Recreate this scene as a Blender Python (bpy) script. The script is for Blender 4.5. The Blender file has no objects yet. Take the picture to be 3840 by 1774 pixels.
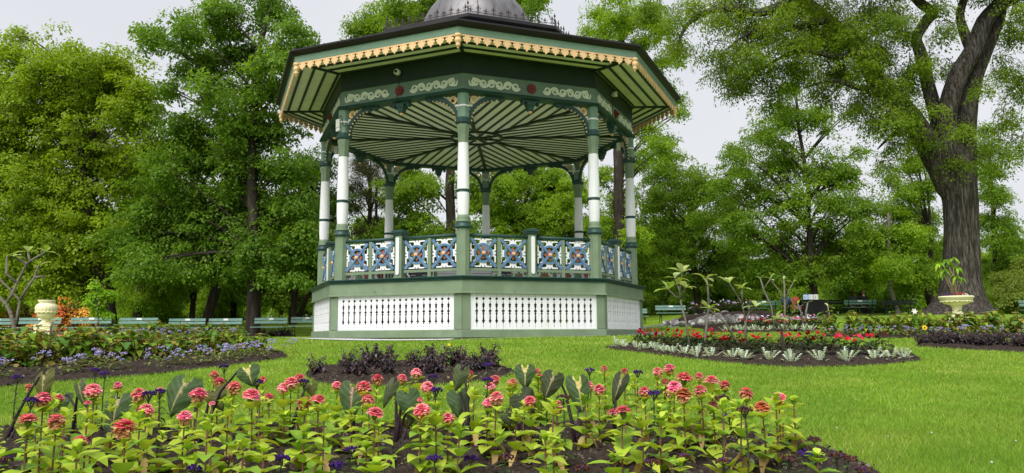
import bpy, math, random
import numpy as np
from mathutils import Vector, Matrix
R = math.radians
C = bpy.context.scene.collection
rng = np.random.default_rng(7)
rnd = random.Random(11)

# ------------------------------------------------------------------ camera
F, PITCH, ROLL = 2900.0, 0.1257, 0.006
cp, sp, cr, sr = math.cos(PITCH), math.sin(PITCH), math.cos(ROLL), math.sin(ROLL)
cam = bpy.data.cameras.new('camera'); co = bpy.data.objects.new('camera', cam); C.objects.link(co)
cam.sensor_width = 36; cam.lens = 36 * F / 3840; cam.clip_start = .05; cam.clip_end = 2000
co.matrix_world = Matrix.Rotation(math.pi / 2 + PITCH, 4, 'X') @ Matrix.Rotation(-ROLL, 4, 'Z')
bpy.context.scene.camera = co

def ray(px, py):
    u0, v0 = (px - 1920) / F, (887 - py) / F
    u, v = u0 * cr + v0 * sr, -u0 * sr + v0 * cr
    return u, cp - v * sp, sp + v * cp
def W(px, py, d):
    x, y, z = ray(px, py)
    return Vector((x * d / y, d, z * d / y))
PX = 1 / F

def sstep(a, b, x):
    t = np.clip((x - a) / (b - a), 0, 1); return t * t * (3 - 2 * t)
def terrain(x, y):
    x = np.asarray(x, float); y = np.asarray(y, float)
    z = np.where(y < 19, -.72 + .0335 * y, -.0835)
    z = z + np.clip(y - 33, 0, 13) * .062 + np.clip(y - 46, 0, 70) * .022
    z = z + .55 * np.exp(-((x - 15) ** 2 + (y - 28) ** 2) / (2 * 6.0 ** 2)) + .14 * sstep(5, 9, x) * sstep(18, 26, y) + .22 * sstep(6, 11, x) * sstep(31, 39, y)
    z = z + .02 * np.sin(x * .7 + 1) * np.sin(y * .45)
    return z
def T(x, y): return float(terrain(x, y))
def G(px, py, n=40):
    dx, dy, dz = ray(px, py)
    lo, t, prev = .8, .8, None
    t = .8
    while t < 200:
        h = dz * t - T(dx * t, dy * t)
        if h < 0:
            a, b = t * .97, t
            for _ in range(25):
                m = (a + b) / 2
                if dz * m - T(dx * m, dy * m) < 0: b = m
                else: a = m
            return Vector((dx * b, dy * b, T(dx * b, dy * b)))
        t *= 1.02
    return Vector((dx * 60, dy * 60, T(dx * 60, dy * 60)))
def on(px, d):
    """ground point under photo column px at distance d"""
    x = (px - 1920) / F * d * 1.01
    return Vector((x, d, T(x, d)))

# ------------------------------------------------------------------ mesh builder
class MB:
    def __init__(s): s.v = []; s.f = []; s.c = []; s.col = (1, 1, 1)
    def vert(s, p): s.v.append((p[0], p[1], p[2])); s.c.append(s.col); return len(s.v) - 1
    def add(s, vs, fs):
        o = len(s.v)
        for p in vs: s.v.append((p[0], p[1], p[2])); s.c.append(s.col)
        for f in fs: s.f.append([i + o for i in f])
    def box(s, c, d, rz=0, bev=0):
        hx, hy, hz = d[0] / 2, d[1] / 2, d[2] / 2
        cz, sz = math.cos(rz), math.sin(rz)
        if bev:
            b = min(bev, hx * .45, hy * .45)
            out = [(-hx + b, -hy), (hx - b, -hy), (hx, -hy + b), (hx, hy - b), (hx - b, hy), (-hx + b, hy), (-hx, hy - b), (-hx, -hy + b)]
            n = 8; vs = [(x, y, z) for z in (-hz, hz) for x, y in out]
            fs = [list(range(n - 1, -1, -1)), list(range(n, 2 * n))] + [[i, (i + 1) % n, n + (i + 1) % n, n + i] for i in range(n)]
        else:
            vs = [(x, y, z) for z in (-hz, hz) for x, y in ((-hx, -hy), (hx, -hy), (hx, hy), (-hx, hy))]
            fs = [[3, 2, 1, 0], [4, 5, 6, 7], [0, 1, 5, 4], [1, 2, 6, 5], [2, 3, 7, 6], [3, 0, 4, 7]]
        s.add([(c[0] + x * cz - y * sz, c[1] + x * sz + y * cz, c[2] + z) for x, y, z in vs], fs)
    def tube(s, path, rad, n=8, cap=True):
        P = [Vector(p) for p in path]
        if not isinstance(rad, (list, tuple)): rad = [rad] * len(P)
        rings = []; up = None
        for i, p in enumerate(P):
            t = (P[min(i + 1, len(P) - 1)] - P[max(i - 1, 0)])
            if t.length < 1e-9: t = Vector((0, 0, 1))
            t.normalize()
            if up is None: up = t.orthogonal().normalized()
            up = up - t * up.dot(t)
            up = up.normalized() if up.length > 1e-6 else t.orthogonal().normalized()
            w = t.cross(up)
            rings.append([p + (up * math.cos(a) + w * math.sin(a)) * rad[i] for a in [2 * math.pi * k / n for k in range(n)]])
        vs = [q for r in rings for q in r]; fs = []
        for i in range(len(P) - 1):
            for k in range(n):
                fs.append([i * n + k, i * n + (k + 1) % n, (i + 1) * n + (k + 1) % n, (i + 1) * n + k])
        if cap: fs.append(list(range(n - 1, -1, -1))); fs.append([(len(P) - 1) * n + k for k in range(n)])
        s.add(vs, fs)
    def lathe(s, prof, n=24, c=(0, 0, 0), ph=0, mod=None, cap=True):
        vs = []; fs = []
        for r, z in prof:
            for k in range(n):
                a = 2 * math.pi * (k + ph) / n
                rr = r * (mod(a, z) if mod else 1)
                vs.append((c[0] + rr * math.sin(a), c[1] - rr * math.cos(a), c[2] + z))
        m = len(prof)
        for i in range(m - 1):
            for k in range(n): fs.append([i * n + k, i * n + (k + 1) % n, (i + 1) * n + (k + 1) % n, (i + 1) * n + k])
        if cap: fs.append(list(range(n - 1, -1, -1))); fs.append([(m - 1) * n + k for k in range(n)])
        s.add(vs, fs)
    def ball(s, c, r, n=8, m=6, sq=(1, 1, 1)):
        prof = [(max(1e-4, math.sin(math.pi * i / m)) * r, -math.cos(math.pi * i / m) * r) for i in range(m + 1)]
        o = len(s.v); s.lathe(prof, n)
        for i in range(o, len(s.v)):
            p = s.v[i]; s.v[i] = (p[0] * sq[0] + c[0], p[1] * sq[1] + c[1], p[2] * sq[2] + c[2])
    def prism(s, out, t, fr):
        """2D outline (u,w) pushed from depth t[0] to t[1]; fr(u,w,depth)->3D"""
        n = len(out)
        s.add([fr(u, w, t[0]) for u, w in out] + [fr(u, w, t[1]) for u, w in out],
              [list(range(n)), list(range(2 * n - 1, n - 1, -1))] + [[i, n + i, n + (i + 1) % n, (i + 1) % n] for i in range(n)])
    def stroke(s, path, wid, t, fr):
        """flat ribbon along a 2D path"""
        n = len(path); L = []; Q = []
        if not isinstance(wid, (list, tuple)): wid = [wid] * n
        for i in range(n):
            a, b = path[max(i - 1, 0)], path[min(i + 1, n - 1)]
            dx, dy = b[0] - a[0], b[1] - a[1]; l = math.hypot(dx, dy) or 1
            nx, ny = -dy / l * wid[i] / 2, dx / l * wid[i] / 2
            L.append((path[i][0] + nx, path[i][1] + ny)); Q.append((path[i][0] - nx, path[i][1] - ny))
        vs = []; fs = []
        for i in range(n): vs += [fr(*L[i], t[0]), fr(*Q[i], t[0]), fr(*L[i], t[1]), fr(*Q[i], t[1])]
        for i in range(n - 1):
            a, b = 4 * i, 4 * i + 4
            fs += [[a, a + 1, b + 1, b], [a + 2, b + 2, b + 3, a + 3], [a, b, b + 2, a + 2], [a + 1, a + 3, b + 3, b + 1]]
        fs += [[0, 2, 3, 1], [4 * n - 4, 4 * n - 3, 4 * n - 1, 4 * n - 2]]
        s.add(vs, fs)
    def leaf(s, p, d, up, L, Wd, droop=.3, fold=.25, n=3, shape=(.0, .75, 1, .55, 0), notch=0):
        """a leaf blade: base p, direction d, upper side up"""
        d = Vector(d).normalized(); up = Vector(up); up = (up - d * up.dot(d))
        up = up.normalized() if up.length > 1e-5 else d.orthogonal().normalized()
        w = d.cross(up); p = Vector(p); m = len(shape); base = len(s.v); vs = []
        for i in range(m):
            t = i / (m - 1)
            c = p + d * (L * t) - Vector((0, 0, 1)) * (droop * L * t * t) 
            h = Wd / 2 * max(shape[i], .03)
            b = -d * (notch * L) if i == 0 else Vector((0, 0, 0))
            vs += [c + w * h + up * (fold * h) + b, c, c - w * h + up * (fold * h) + b]
        fs = []
        for i in range(m - 1):
            a = 3 * i; fs += [[a, a + 1, a + 4, a + 3], [a + 1, a + 2, a + 5, a + 4]]
        s.add(vs, fs)
    def mesh(s, name, smooth=False):
        me = bpy.data.meshes.new(name); me.from_pydata(s.v, [], s.f)
        a = me.color_attributes.new('Col', 'FLOAT_COLOR', 'POINT')
        cc = np.ones((len(s.v), 4), np.float32); cc[:, :3] = np.array(s.c, np.float32).reshape(-1, 3)
        a.data.foreach_set('color', cc.ravel())
        if smooth: me.polygons.foreach_set('use_smooth', [True] * len(me.polygons))
        me.update(); return me

def npmesh(name, V, Q, col=None, smooth=False):
    """big mesh from numpy: Q is (M,3) or (M,4)"""
    me = bpy.data.meshes.new(name); V = np.asarray(V, np.float32); Q = np.asarray(Q, np.int32); k = Q.shape[1]
    me.vertices.add(len(V)); me.vertices.foreach_set('co', V.ravel())
    me.loops.add(Q.size); me.loops.foreach_set('vertex_index', Q.ravel())
    me.polygons.add(len(Q)); me.polygons.foreach_set('loop_start', np.arange(len(Q), dtype=np.int32) * k)
    me.polygons.foreach_set('loop_total', np.full(len(Q), k, np.int32))
    if smooth: me.polygons.foreach_set('use_smooth', np.ones(len(Q), bool))
    if col is not None:
        a = me.color_attributes.new('Col', 'FLOAT_COLOR', 'POINT')
        cc = np.ones((len(V), 4), np.float32); cc[:, :3] = col; a.data.foreach_set('color', cc.ravel())
    me.update(calc_edges=True); return me

def link(name, me, mat=None, parent=None, loc=(0, 0, 0), rz=0, label=None):
    if isinstance(me, MB): me = me.mesh(name)
    o = bpy.data.objects.new(name, me); C.objects.link(o)
    if mat is not None and not me.materials: me.materials.append(mat)
    o.location = loc; o.rotation_euler = (0, 0, rz)
    if parent is not None: o.parent = parent
    if label: o['label'] = label
    return o
def tag(o, label, cat, group=None):
    o['label'] = label; o['category'] = cat
    if group: o['group'] = group
    return o
def thing(name, label, cat, loc=(0, 0, 0), rz=0, group=None, scale=1):
    o = bpy.data.objects.new(name, None); C.objects.link(o); o.empty_display_size = .2
    o.location = loc; o.rotation_euler = (0, 0, rz); o.scale = (scale,) * 3
    return tag(o, label, cat, group)
def kind(o, k): o['kind'] = k; return o
def copy_tree(root):
    r = root.copy(); C.objects.link(r)
    for ch in list(root.children):
        c = ch.copy(); C.objects.link(c); c.parent = r
        for g in ch.children:
            e = g.copy(); C.objects.link(e); e.parent = c
    return r
ORD = 'first second third fourth fifth sixth seventh eighth ninth tenth eleventh twelfth thirteenth fourteenth fifteenth sixteenth seventeenth eighteenth nineteenth twentieth'.split()
def nth(i):
    if i < 20: return ORD[i]
    tens = {2: 'twenty', 3: 'thirty', 4: 'forty', 5: 'fifty', 6: 'sixty', 7: 'seventy', 8: 'eighty', 9: 'ninety'}
    n = i + 1
    if n == 100: return 'hundredth'
    if n > 100: return 'hundred-and-' + nth(n - 101)
    if n % 10 == 0: return tens[n // 10][:-1] + 'ieth'
    return tens[n // 10] + '-' + ORD[n % 10 - 1]

# ------------------------------------------------------------------ materials
def mat(name, col, rough=.6, var=.12, scale=3., bump=0., bscale=40., metal=0, spec=.3, attr=False, stretch=None, col2=None, c2lo=.5, c2hi=.7, c2scale=2., chips=None, bdist=.02):
    m = bpy.data.materials.new(name); m.use_nodes = True; nt = m.node_tree; N = nt.nodes; L = nt.links
    b = N['Principled BSDF']; b.inputs['Roughness'].default_value = rough; b.inputs['Metallic'].default_value = metal
    b.inputs['Specular IOR Level'].default_value = spec
    tc = N.new('ShaderNodeTexCoord'); mp = N.new('ShaderNodeMapping'); L.new(tc.outputs['Object'], mp.inputs[0])
    if stretch: mp.inputs['Scale'].default_value = stretch
    no = N.new('ShaderNodeTexNoise'); no.inputs['Scale'].default_value = scale; no.inputs['Detail'].default_value = 6
    L.new(mp.outputs[0], no.inputs['Vector'])
    mr = N.new('ShaderNodeMapRange'); mr.inputs['From Min'].default_value = .3; mr.inputs['From Max'].default_value = .7
    mr.inputs['To Min'].default_value = 1 - var; mr.inputs['To Max'].default_value = 1 + var
    L.new(no.outputs['Fac'], mr.inputs['Value'])
    mul = N.new('ShaderNodeMix'); mul.data_type = 'RGBA'; mul.blend_type = 'MULTIPLY'; mul.inputs[0].default_value = 1
    L.new(mr.outputs[0], mul.inputs[7])
    mul.inputs[6].default_value = (*col, 1)
    if attr:
        at = N.new('ShaderNodeAttribute'); at.attribute_name = 'Col'; L.new(at.outputs['Color'], mul.inputs[6])
    elif col2:
        n2 = N.new('ShaderNodeTexNoise'); n2.inputs['Scale'].default_value = c2scale; n2.inputs['Detail'].default_value = 8; n2.inputs['Roughness'].default_value = .65
        L.new(mp.outputs[0], n2.inputs['Vector'])
        m2 = N.new('ShaderNodeMapRange'); m2.inputs['From Min'].default_value = c2lo; m2.inputs['From Max'].default_value = c2hi
        L.new(n2.outputs['Fac'], m2.inputs['Value'])
        mx = N.new('ShaderNodeMix'); mx.data_type = 'RGBA'; mx.inputs[6].default_value = (*col, 1); mx.inputs[7].default_value = (*col2, 1)
        L.new(m2.outputs[0], mx.inputs[0]); L.new(mx.outputs[2], mul.inputs[6])
    fin = mul.outputs[2]
    if chips:
        cc_, lo_, hi_, sc_ = chips
        n3 = N.new('ShaderNodeTexNoise'); n3.inputs['Scale'].default_value = sc_; n3.inputs['Detail'].default_value = 10; n3.inputs['Roughness'].default_value = .75
        L.new(tc.outputs['Object'], n3.inputs['Vector'])
        m3 = N.new('ShaderNodeMapRange'); m3.inputs['From Min'].default_value = lo_; m3.inputs['From Max'].default_value = hi_; m3.inputs['To Max'].default_value = .8; L.new(n3.outputs['Fac'], m3.inputs['Value'])
        x3 = N.new('ShaderNodeMix'); x3.data_type = 'RGBA'; L.new(m3.outputs[0], x3.inputs[0]); L.new(fin, x3.inputs[6]); x3.inputs[7].default_value = (*cc_, 1); fin = x3.outputs[2]
    L.new(fin, b.inputs['Base Color'])
    if bump:
        nb = N.new('ShaderNodeTexNoise'); nb.inputs['Scale'].default_value = bscale; nb.inputs['Detail'].default_value = 5
        L.new(mp.outputs[0], nb.inputs['Vector'])
        bp = N.new('ShaderNodeBump'); bp.inputs['Strength'].default_value = bump; bp.inputs['Distance'].default_value = bdist
        L.new(nb.outputs['Fac'], bp.inputs['Height']); L.new(bp.outputs[0], b.inputs['Normal'])
    return m
def leafmat(name, trans=.35, rough=.5, spec=.25, tint=(1.5, 1.45, .7, 1)):
    m = bpy.data.materials.new(name); m.use_nodes = True; nt = m.node_tree; N = nt.nodes; L = nt.links
    b = N['Principled BSDF']; b.inputs['Roughness'].default_value = rough; b.inputs['Specular IOR Level'].default_value = spec
    at = N.new('ShaderNodeAttribute'); at.attribute_name = 'Col'
    no = N.new('ShaderNodeTexNoise'); no.inputs['Scale'].default_value = 1.3; no.inputs['Detail'].default_value = 4
    tc = N.new('ShaderNodeTexCoord'); L.new(tc.outputs['Object'], no.inputs['Vector'])
    hs = N.new('ShaderNodeHueSaturation'); L.new(at.outputs['Color'], hs.inputs['Color'])
    mr = N.new('ShaderNodeMapRange'); mr.inputs['To Min'].default_value = .75; mr.inputs['To Max'].default_value = 1.25
    L.new(no.outputs['Fac'], mr.inputs['Value']); L.new(mr.outputs[0], hs.inputs['Value'])
    L.new(hs.outputs[0], b.inputs['Base Color'])
    tr = N.new('ShaderNodeBsdfTranslucent')
    g = N.new('ShaderNodeMix'); g.data_type = 'RGBA'; g.blend_type = 'MULTIPLY'; g.inputs[0].default_value = 1; g.inputs[7].default_value = tint
    L.new(hs.outputs[0], g.inputs[6]); L.new(g.outputs[2], tr.inputs['Color'])
    mx = N.new('ShaderNodeMixShader'); mx.inputs[0].default_value = trans
    L.new(b.outputs[0], mx.inputs[1]); L.new(tr.outputs[0], mx.inputs[2]); L.new(mx.outputs[0], N['Material Output'].inputs['Surface'])
    return m

M = {}
M['sage'] = mat('sage_paint', (.175, .24, .15), .55, .1, 2.5, .12, 60, col2=(.215, .28, .185), c2scale=1.2, chips=((.05, .06, .045), .62, .70, 2.3))
M['fascia'] = mat('fascia_paint', (.165, .265, .195), .5, .1, 2.5, .1, 60)
M['dark'] = mat('dark_green_paint', (.024, .066, .056), .4, .15, 3, .1, 50)
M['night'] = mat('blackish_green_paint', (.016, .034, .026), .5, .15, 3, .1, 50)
M['frieze'] = mat('frieze_green_paint', (.145, .215, .165), .5, .1, 2, .1, 50)
M['white'] = mat('white_paint', (.80, .81, .83), .5, .05, 3, .1, 60, stretch=(6, 6, .6), col2=(.66, .67, .68), c2lo=.52, c2hi=.8, c2scale=4, chips=((.34, .33, .30), .63, .74, 3.))
M['ivory'] = mat('ivory_paint', (.72, .74, .64), .5, .05, 4)
M['cream'] = mat('peach_cream_paint', (.76, .50, .26), .5, .08, 5, .1, 60)
M['ceil'] = mat('pale_green_ceiling', (.86, .84, .74), .6, .06, 2, .08, 60)
M['blue'] = mat('slate_blue_paint', (.105, .20, .35), .5, .12, 6, .1, 60, col2=(.14, .25, .41), c2scale=5)
M['terra'] = mat('terracotta_paint', (.36, .11, .075), .6, .1, 5)
M['maroon'] = mat('maroon_paint', (.20, .035, .03), .5, .1, 5)
M['roof'] = mat('dark_roof_metal', (.018, .016, .019), .45, .25, 3, .1, 30)
M['dome'] = mat('weathered_zinc', (.17, .165, .175), .45, .2, 1.5, .1, 30, metal=.5, stretch=(3, 3, .7), col2=(.10, .095, .10), c2scale=2)
M['iron'] = mat('rusty_iron', (.045, .032, .03), .7, .3, 12)
M['deck'] = mat('grey_deck_boards', (.55, .55, .53), .7, .15, 4)  # unseen floor, paled to bounce light up onto the ceiling
M['black'] = mat('black_plastic', (.012, .012, .014), .5, .2, 6)
M['grey'] = mat('grey_plastic', (.30, .30, .31), .6, .1, 6)
M['plast'] = mat('white_plastic', (.7, .7, .68), .5, .05, 8)
M['stone'] = mat('cream_cast_stone', (.80, .74, .48), .7, .06, 4, .25, 40, col2=(.66, .60, .38), c2lo=.55, c2hi=.75, c2scale=3)
M['bark'] = mat('dark_bark', (.034, .028, .022), .9, .35, 5, 1., 14, spec=.1, stretch=(1.5, 1.5, .35), col2=(.07, .06, .048), c2scale=3)
M['elmbark'] = mat('grey_elm_bark', (.052, .045, .038), .95, .45, 4, 1., 9, spec=.05, stretch=(4.5, 4.5, .55), col2=(.14, .125, .11), c2lo=.44, c2hi=.60, c2scale=3.5, bdist=.12)
M['palebark'] = mat('pale_smooth_bark', (.16, .145, .115), .8, .2, 12, .4, 40, spec=.1)
M['leaf'] = leafmat('tree_leaf', .50)
M['flower'] = leafmat('flower_petal', .25, .6, .1, (1, 1, 1, 1))
M['petal'] = leafmat('garden_leaf', .30, .55, .2)
M['grassblade'] = leafmat('grass_blade', .25, .6, .15)
M['stem'] = mat('plant_stem', (1, 1, 1), .6, .2, 30, attr=True)
M['soil'] = mat('dark_soil', (.036, .027, .021), .95, .5, 22, .8, 60, spec=.1, col2=(.10, .08, .062), c2lo=.58, c2hi=.72, c2scale=45)
M['gravel'] = mat('grey_gravel', (.24, .235, .23), .9, .4, 40, .8, 60)
M['slab'] = mat('pale_paving_slab', (.50, .50, .50), .8, .12, 3, .2, 50)
M['path'] = mat('grey_path', (.20, .195, .19), .9, .15, 3, .2, 50)
M['rock'] = mat('mottled_rock', (.16, .155, .15), .85, .3, 4, .8, 9, col2=(.5, .49, .47), c2lo=.5, c2hi=.62, c2scale=3.5)
M['benchg'] = mat('bench_green_paint', (.055, .15, .115), .3, .12, 5, .1, 50, spec=.6)
M['benchp'] = mat('bench_green_sky_reflection', (.17, .29, .25), .35, .12, 5, .1, 50, spec=.6)  # bench green made paler: the sky's reflection is put into the colour
M['benchd'] = mat('bench_black_iron', (.012, .018, .016), .5, .2, 8)
M['plaque'] = mat('white_plaque', (.82, .82, .80), .4, .03, 8)
M['skin'] = mat('skin', (.48, .28, .2), .6, .05, 8)

# lawn ground
def lawn_mat():
    m = mat('lawn', (.14, .23, .022), .9, .3, 1.1, .5, 60, spec=.05, col2=(.15, .23, .018), c2lo=.4, c2hi=.65, c2scale=.45)
    return m
M['lawn'] = lawn_mat()

# ------------------------------------------------------------------ light
SUN_EL, SUN_AZ = R(52), R(205)          # azimuth clockwise from +Y: behind the camera, a little to its left
w = bpy.data.worlds.new('World'); bpy.context.scene.world = w; w.use_nodes = True
nt = w.node_tree; bg = nt.nodes['Background']
sky = nt.nodes.new('ShaderNodeTexSky'); sky.sky_type = 'NISHITA'; sky.sun_disc = False
sky.sun_elevation = SUN_EL; sky.sun_rotation = SUN_AZ; sky.dust_density = 4; sky.air_density = 1.5
ns = nt.nodes.new('ShaderNodeTexNoise'); ns.inputs['Scale'].default_value = 1.6; ns.inputs['Detail'].default_value = 4
tc = nt.nodes.new('ShaderNodeTexCoord'); mp = nt.nodes.new('ShaderNodeMapping'); mp.inputs['Scale'].default_value = (1, 1, 2.5)
nt.links.new(tc.outputs['Generated'], mp.inputs[0]); nt.links.new(mp.outputs[0], ns.inputs['Vector'])
cr_ = nt.nodes.new('ShaderNodeValToRGB')
cr_.color_ramp.elements[0].position = .3; cr_.color_ramp.elements[0].color = (4.75, 4.9, 5.3, 1)
cr_.color_ramp.elements[1].position = .75; cr_.color_ramp.elements[1].color = (5.75, 5.82, 6.0, 1)
nt.links.new(ns.outputs['Fac'], cr_.inputs[0])
mx = nt.nodes.new('ShaderNodeMix'); mx.data_type = 'RGBA'; mx.inputs[0].default_value = .94      # overcast: cloud layer over the clear sky
nt.links.new(sky.outputs[0], mx.inputs[6]); nt.links.new(cr_.outputs[0], mx.inputs[7]); nt.links.new(mx.outputs[2], bg.inputs['Color'])
bg.inputs['Strength'].default_value = .050
sl = bpy.data.lights.new('sun', 'SUN'); so = bpy.data.objects.new('sun', sl); C.objects.link(so)
sl.energy = 1.5; sl.angle = R(50); sl.color = (1, .97, .92)
sd = Vector((math.sin(SUN_AZ) * math.cos(SUN_EL), math.cos(SUN_AZ) * math.cos(SUN_EL), math.sin(SUN_EL)))
so.rotation_euler = (-sd).to_track_quat('-Z', 'Y').to_euler()
sc = bpy.context.scene
sc.view_settings.view_transform = 'Standard'; sc.view_settings.look = 'None'; sc.view_settings.exposure = 1.6; sc.view_settings.gamma = 1
sc.cycles.max_bounces = 9; sc.cycles.diffuse_bounces = 7; sc.cycles.glossy_bounces = 2; sc.cycles.transmission_bounces = 4; sc.cycles.transparent_max_bounces = 4
sc.cycles.use_adaptive_sampling = True; sc.cycles.adaptive_threshold = .015

# ------------------------------------------------------------------ ground
xs = np.concatenate([np.linspace(-220, -30, 20)[:-1], np.linspace(-30, 30, 161), np.linspace(30, 220, 20)[1:]])
ys = np.concatenate([np.linspace(-30, 0, 8)[:-1], np.linspace(0, 50, 141), np.linspace(50, 400, 50)[1:]])
X, Y = np.meshgrid(xs, ys); Z = terrain(X, Y)
V = np.stack([X, Y, Z], -1).reshape(-1, 3); nx = len(xs)
i = (np.arange(len(ys) - 1)[:, None] * nx + np.arange(nx - 1)[None]).ravel()
kind(link('lawn_ground', npmesh('lawn_ground', V, np.stack([i, i + 1, i + nx + 1, i + nx], -1), smooth=True), M['lawn']), 'structure')

def inpoly(px, py, poly):
    poly = np.asarray(poly); c = np.zeros(np.shape(px), bool); n = len(poly); j = n - 1
    for i in range(n):
        xi, yi = poly[i]; xj, yj = poly[j]
        c ^= ((yi > py) != (yj > py)) & (px < (xj - xi) * (py - yi) / (yj - yi + 1e-12) + xi); j = i
    return c
def GP(pts): return [tuple(G(*p)[:2]) for p in pts]
BED = {}
BED['front'] = GP([(-500, 1608), (0, 1618), (500, 1630), (1000, 1606), (1600, 1612), (2100, 1600), (2500, 1606), (2800, 1618), (2990, 1660), (3140, 1700), (3260, 1745), (3380, 1830), (3500, 2000), (3000, 2300), (1900, 2400), (600, 2300), (-500, 2200)])
BED['purple'] = GP([(1141, 1408), (1180, 1440), (1300, 1450), (1500, 1452), (1750, 1440), (1900, 1415), (1935, 1395), (1880, 1375), (1700, 1366), (1450, 1364), (1250, 1374), (1160, 1390)])
BED['red'] = GP([(2262, 1303), (2300, 1315), (2420, 1327), (2600, 1350), (2800, 1370), (2950, 1379), (3200, 1376), (3350, 1368), (3460, 1356), (3450, 1340), (3300, 1316), (3100, 1304), (2900, 1297), (2700, 1291), (2500, 1291), (2350, 1296)])
BED['left'] = GP([(-500, 1490), (0, 1455), (350, 1424), (560, 1408), (800, 1381), (1000, 1357), (1085, 1342), (1070, 1324), (950, 1306), (800, 1302), (600, 1304), (300, 1313), (0, 1322), (-500, 1345)])
BED['strip'] = GP([(425, 1277), (640, 1281), (900, 1275), (1000, 1263), (1110, 1263), (1105, 1256), (900, 1262), (640, 1265), (440, 1267)])
BED['urn'] = GP([(-400, 1312), (0, 1309), (300, 1312), (480, 1300), (470, 1290), (300, 1284), (0, 1282), (-400, 1286)])
BED['far'] = GP([(2625, 1246), (2800, 1249), (3060, 1245), (3080, 1234), (2900, 1230), (2650, 1232)])
BED['begonia'] = GP([(3070, 1266), (3300, 1272), (3520, 1268), (4300, 1285), (4300, 1252), (3800, 1247), (3300, 1247), (3090, 1249)])
BED['dusk'] = GP([(3418, 1300), (3600, 1313), (3840, 1325), (4300, 1345), (4300, 1304), (3840, 1293), (3600, 1287), (3460, 1288)])
BED['rockery'] = GP([(2590, 1226), (2640, 1236), (2850, 1234), (2900, 1222), (2800, 1215), (2600, 1215)])
def bed_area(poly):
    p = np.asarray(poly); return .5 * abs(np.dot(p[:, 0], np.roll(p[:, 1], 1)) - np.dot(p[:, 1], np.roll(p[:, 0], 1)))
def scatter(poly, n, seed, mind=.1):
    r = np.random.default_rng(seed); p = np.asarray(poly); lo, hi = p.min(0), p.max(0); out = []
    for _ in range(n * 60):
        q = lo + (hi - lo) * r.random(2)
        if inpoly(q[0], q[1], poly) and all((q[0] - a) ** 2 + (q[1] - b) ** 2 > mind ** 2 for a, b in out):
            out.append((q[0], q[1]))
            if len(out) >= n: break
    return out
def edge_dist(x, y, poly):
    p = np.asarray(poly); d = np.full(np.shape(x), 1e9)
    for i in range(len(p)):
        a, b = p[i - 1], p[i]; ab = b - a; t = np.clip(((x - a[0]) * ab[0] + (y - a[1]) * ab[1]) / (ab @ ab + 1e-12), 0, 1)
        d = np.minimum(d, np.hypot(x - a[0] - t * ab[0], y - a[1] - t * ab[1]))
    return d
BW, BD = {}, {}
for nm, poly in BED.items():
    p = np.asarray(poly); lo, hi = p.min(0) - .1, p.max(0) + .1
    st = .03 if nm in ('front', 'purple') else .06 if nm in ('red', 'left', 'dusk') else .12
    gx, gy = np.arange(lo[0], hi[0], st), np.arange(lo[1], hi[1], st)
    X, Y = np.meshgrid(gx, gy); ins = inpoly(X, Y, poly); ed = edge_dist(X, Y, poly) * np.where(ins, 1, -1)
    nz = sum(a * np.sin(X * f1 + p1) * np.sin(Y * f2 + p2) for a, f1, f2, p1, p2 in ((.012, 9, 8, 0, 1), (.009, 23, 19, 2, 0), (.007, 51, 47, 1, 3), (.005, 90, 101, 0, 0)))
    r2 = np.random.default_rng(5).normal(0, .006 if st < .05 else .012, X.shape)
    Z = terrain(X, Y) + np.clip(ed, -.05, .12) * .35 + .004 + (nz + r2) * np.clip(ed * 8 + .2, 0, 1)
    V = np.stack([X, Y, Z], -1).reshape(-1, 3); nx = len(gx); keep = (ed > -.03)
    kq = keep[:-1, :-1] & keep[1:, :-1] & keep[:-1, 1:] & keep[1:, 1:]
    i = (np.arange(len(gy) - 1)[:, None] * nx + np.arange(nx - 1)[None])[kq]
    kind(link('bed_ground', npmesh('bed_ground', V, np.stack([i, i + 1, i + nx + 1, i + nx], -1), smooth=True), M['soil']), 'structure')
# paths: gravel skirt and paving round the bandstand, path in front of the far benches
BX, BY, BROT, BZ = -1.0722, 23.352, -.0251, -.0675
def ring_sheet(name, r0, r1, dz, m, a0=0, a1=360, n=64):
    vs, q = [], []
    for k in range(n + 1):
        a = R(a0 + (a1 - a0) * k / n)
        for r in (r0, r1):
            x, y = BX + r * math.sin(a), BY - r * math.cos(a); vs.append((x, y, T(x, y) + dz))
    for k in range(n): q.append((2 * k, 2 * k + 1, 2 * k + 3, 2 * k + 2))
    return kind(link(name, npmesh(name, vs, q), m), 'structure')
ring_sheet('gravel_path', 3.0, 5.62, .012, M['gravel'])
ring_sheet('paving_path', 5.3, 5.95, .022, M['slab'], -84, -3, 24)
def strip_sheet(name, pts, wd, dz, m):
    vs, q = [], []
    for k, (x, y) in enumerate(pts):
        for s in (-wd / 2, wd / 2): vs.append((x, y + s, T(x, y + s) + dz))
    for k in range(len(pts) - 1): q.append((2 * k, 2 * k + 2, 2 * k + 3, 2 * k + 1))
    return kind(link(name, npmesh(name, vs, q), m), 'structure')
strip_sheet('garden_path', [(x, 36.5 + .04 * (x - 10)) for x in np.arange(3, 40, 1.)], 3.0, .012, M['path'])

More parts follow.
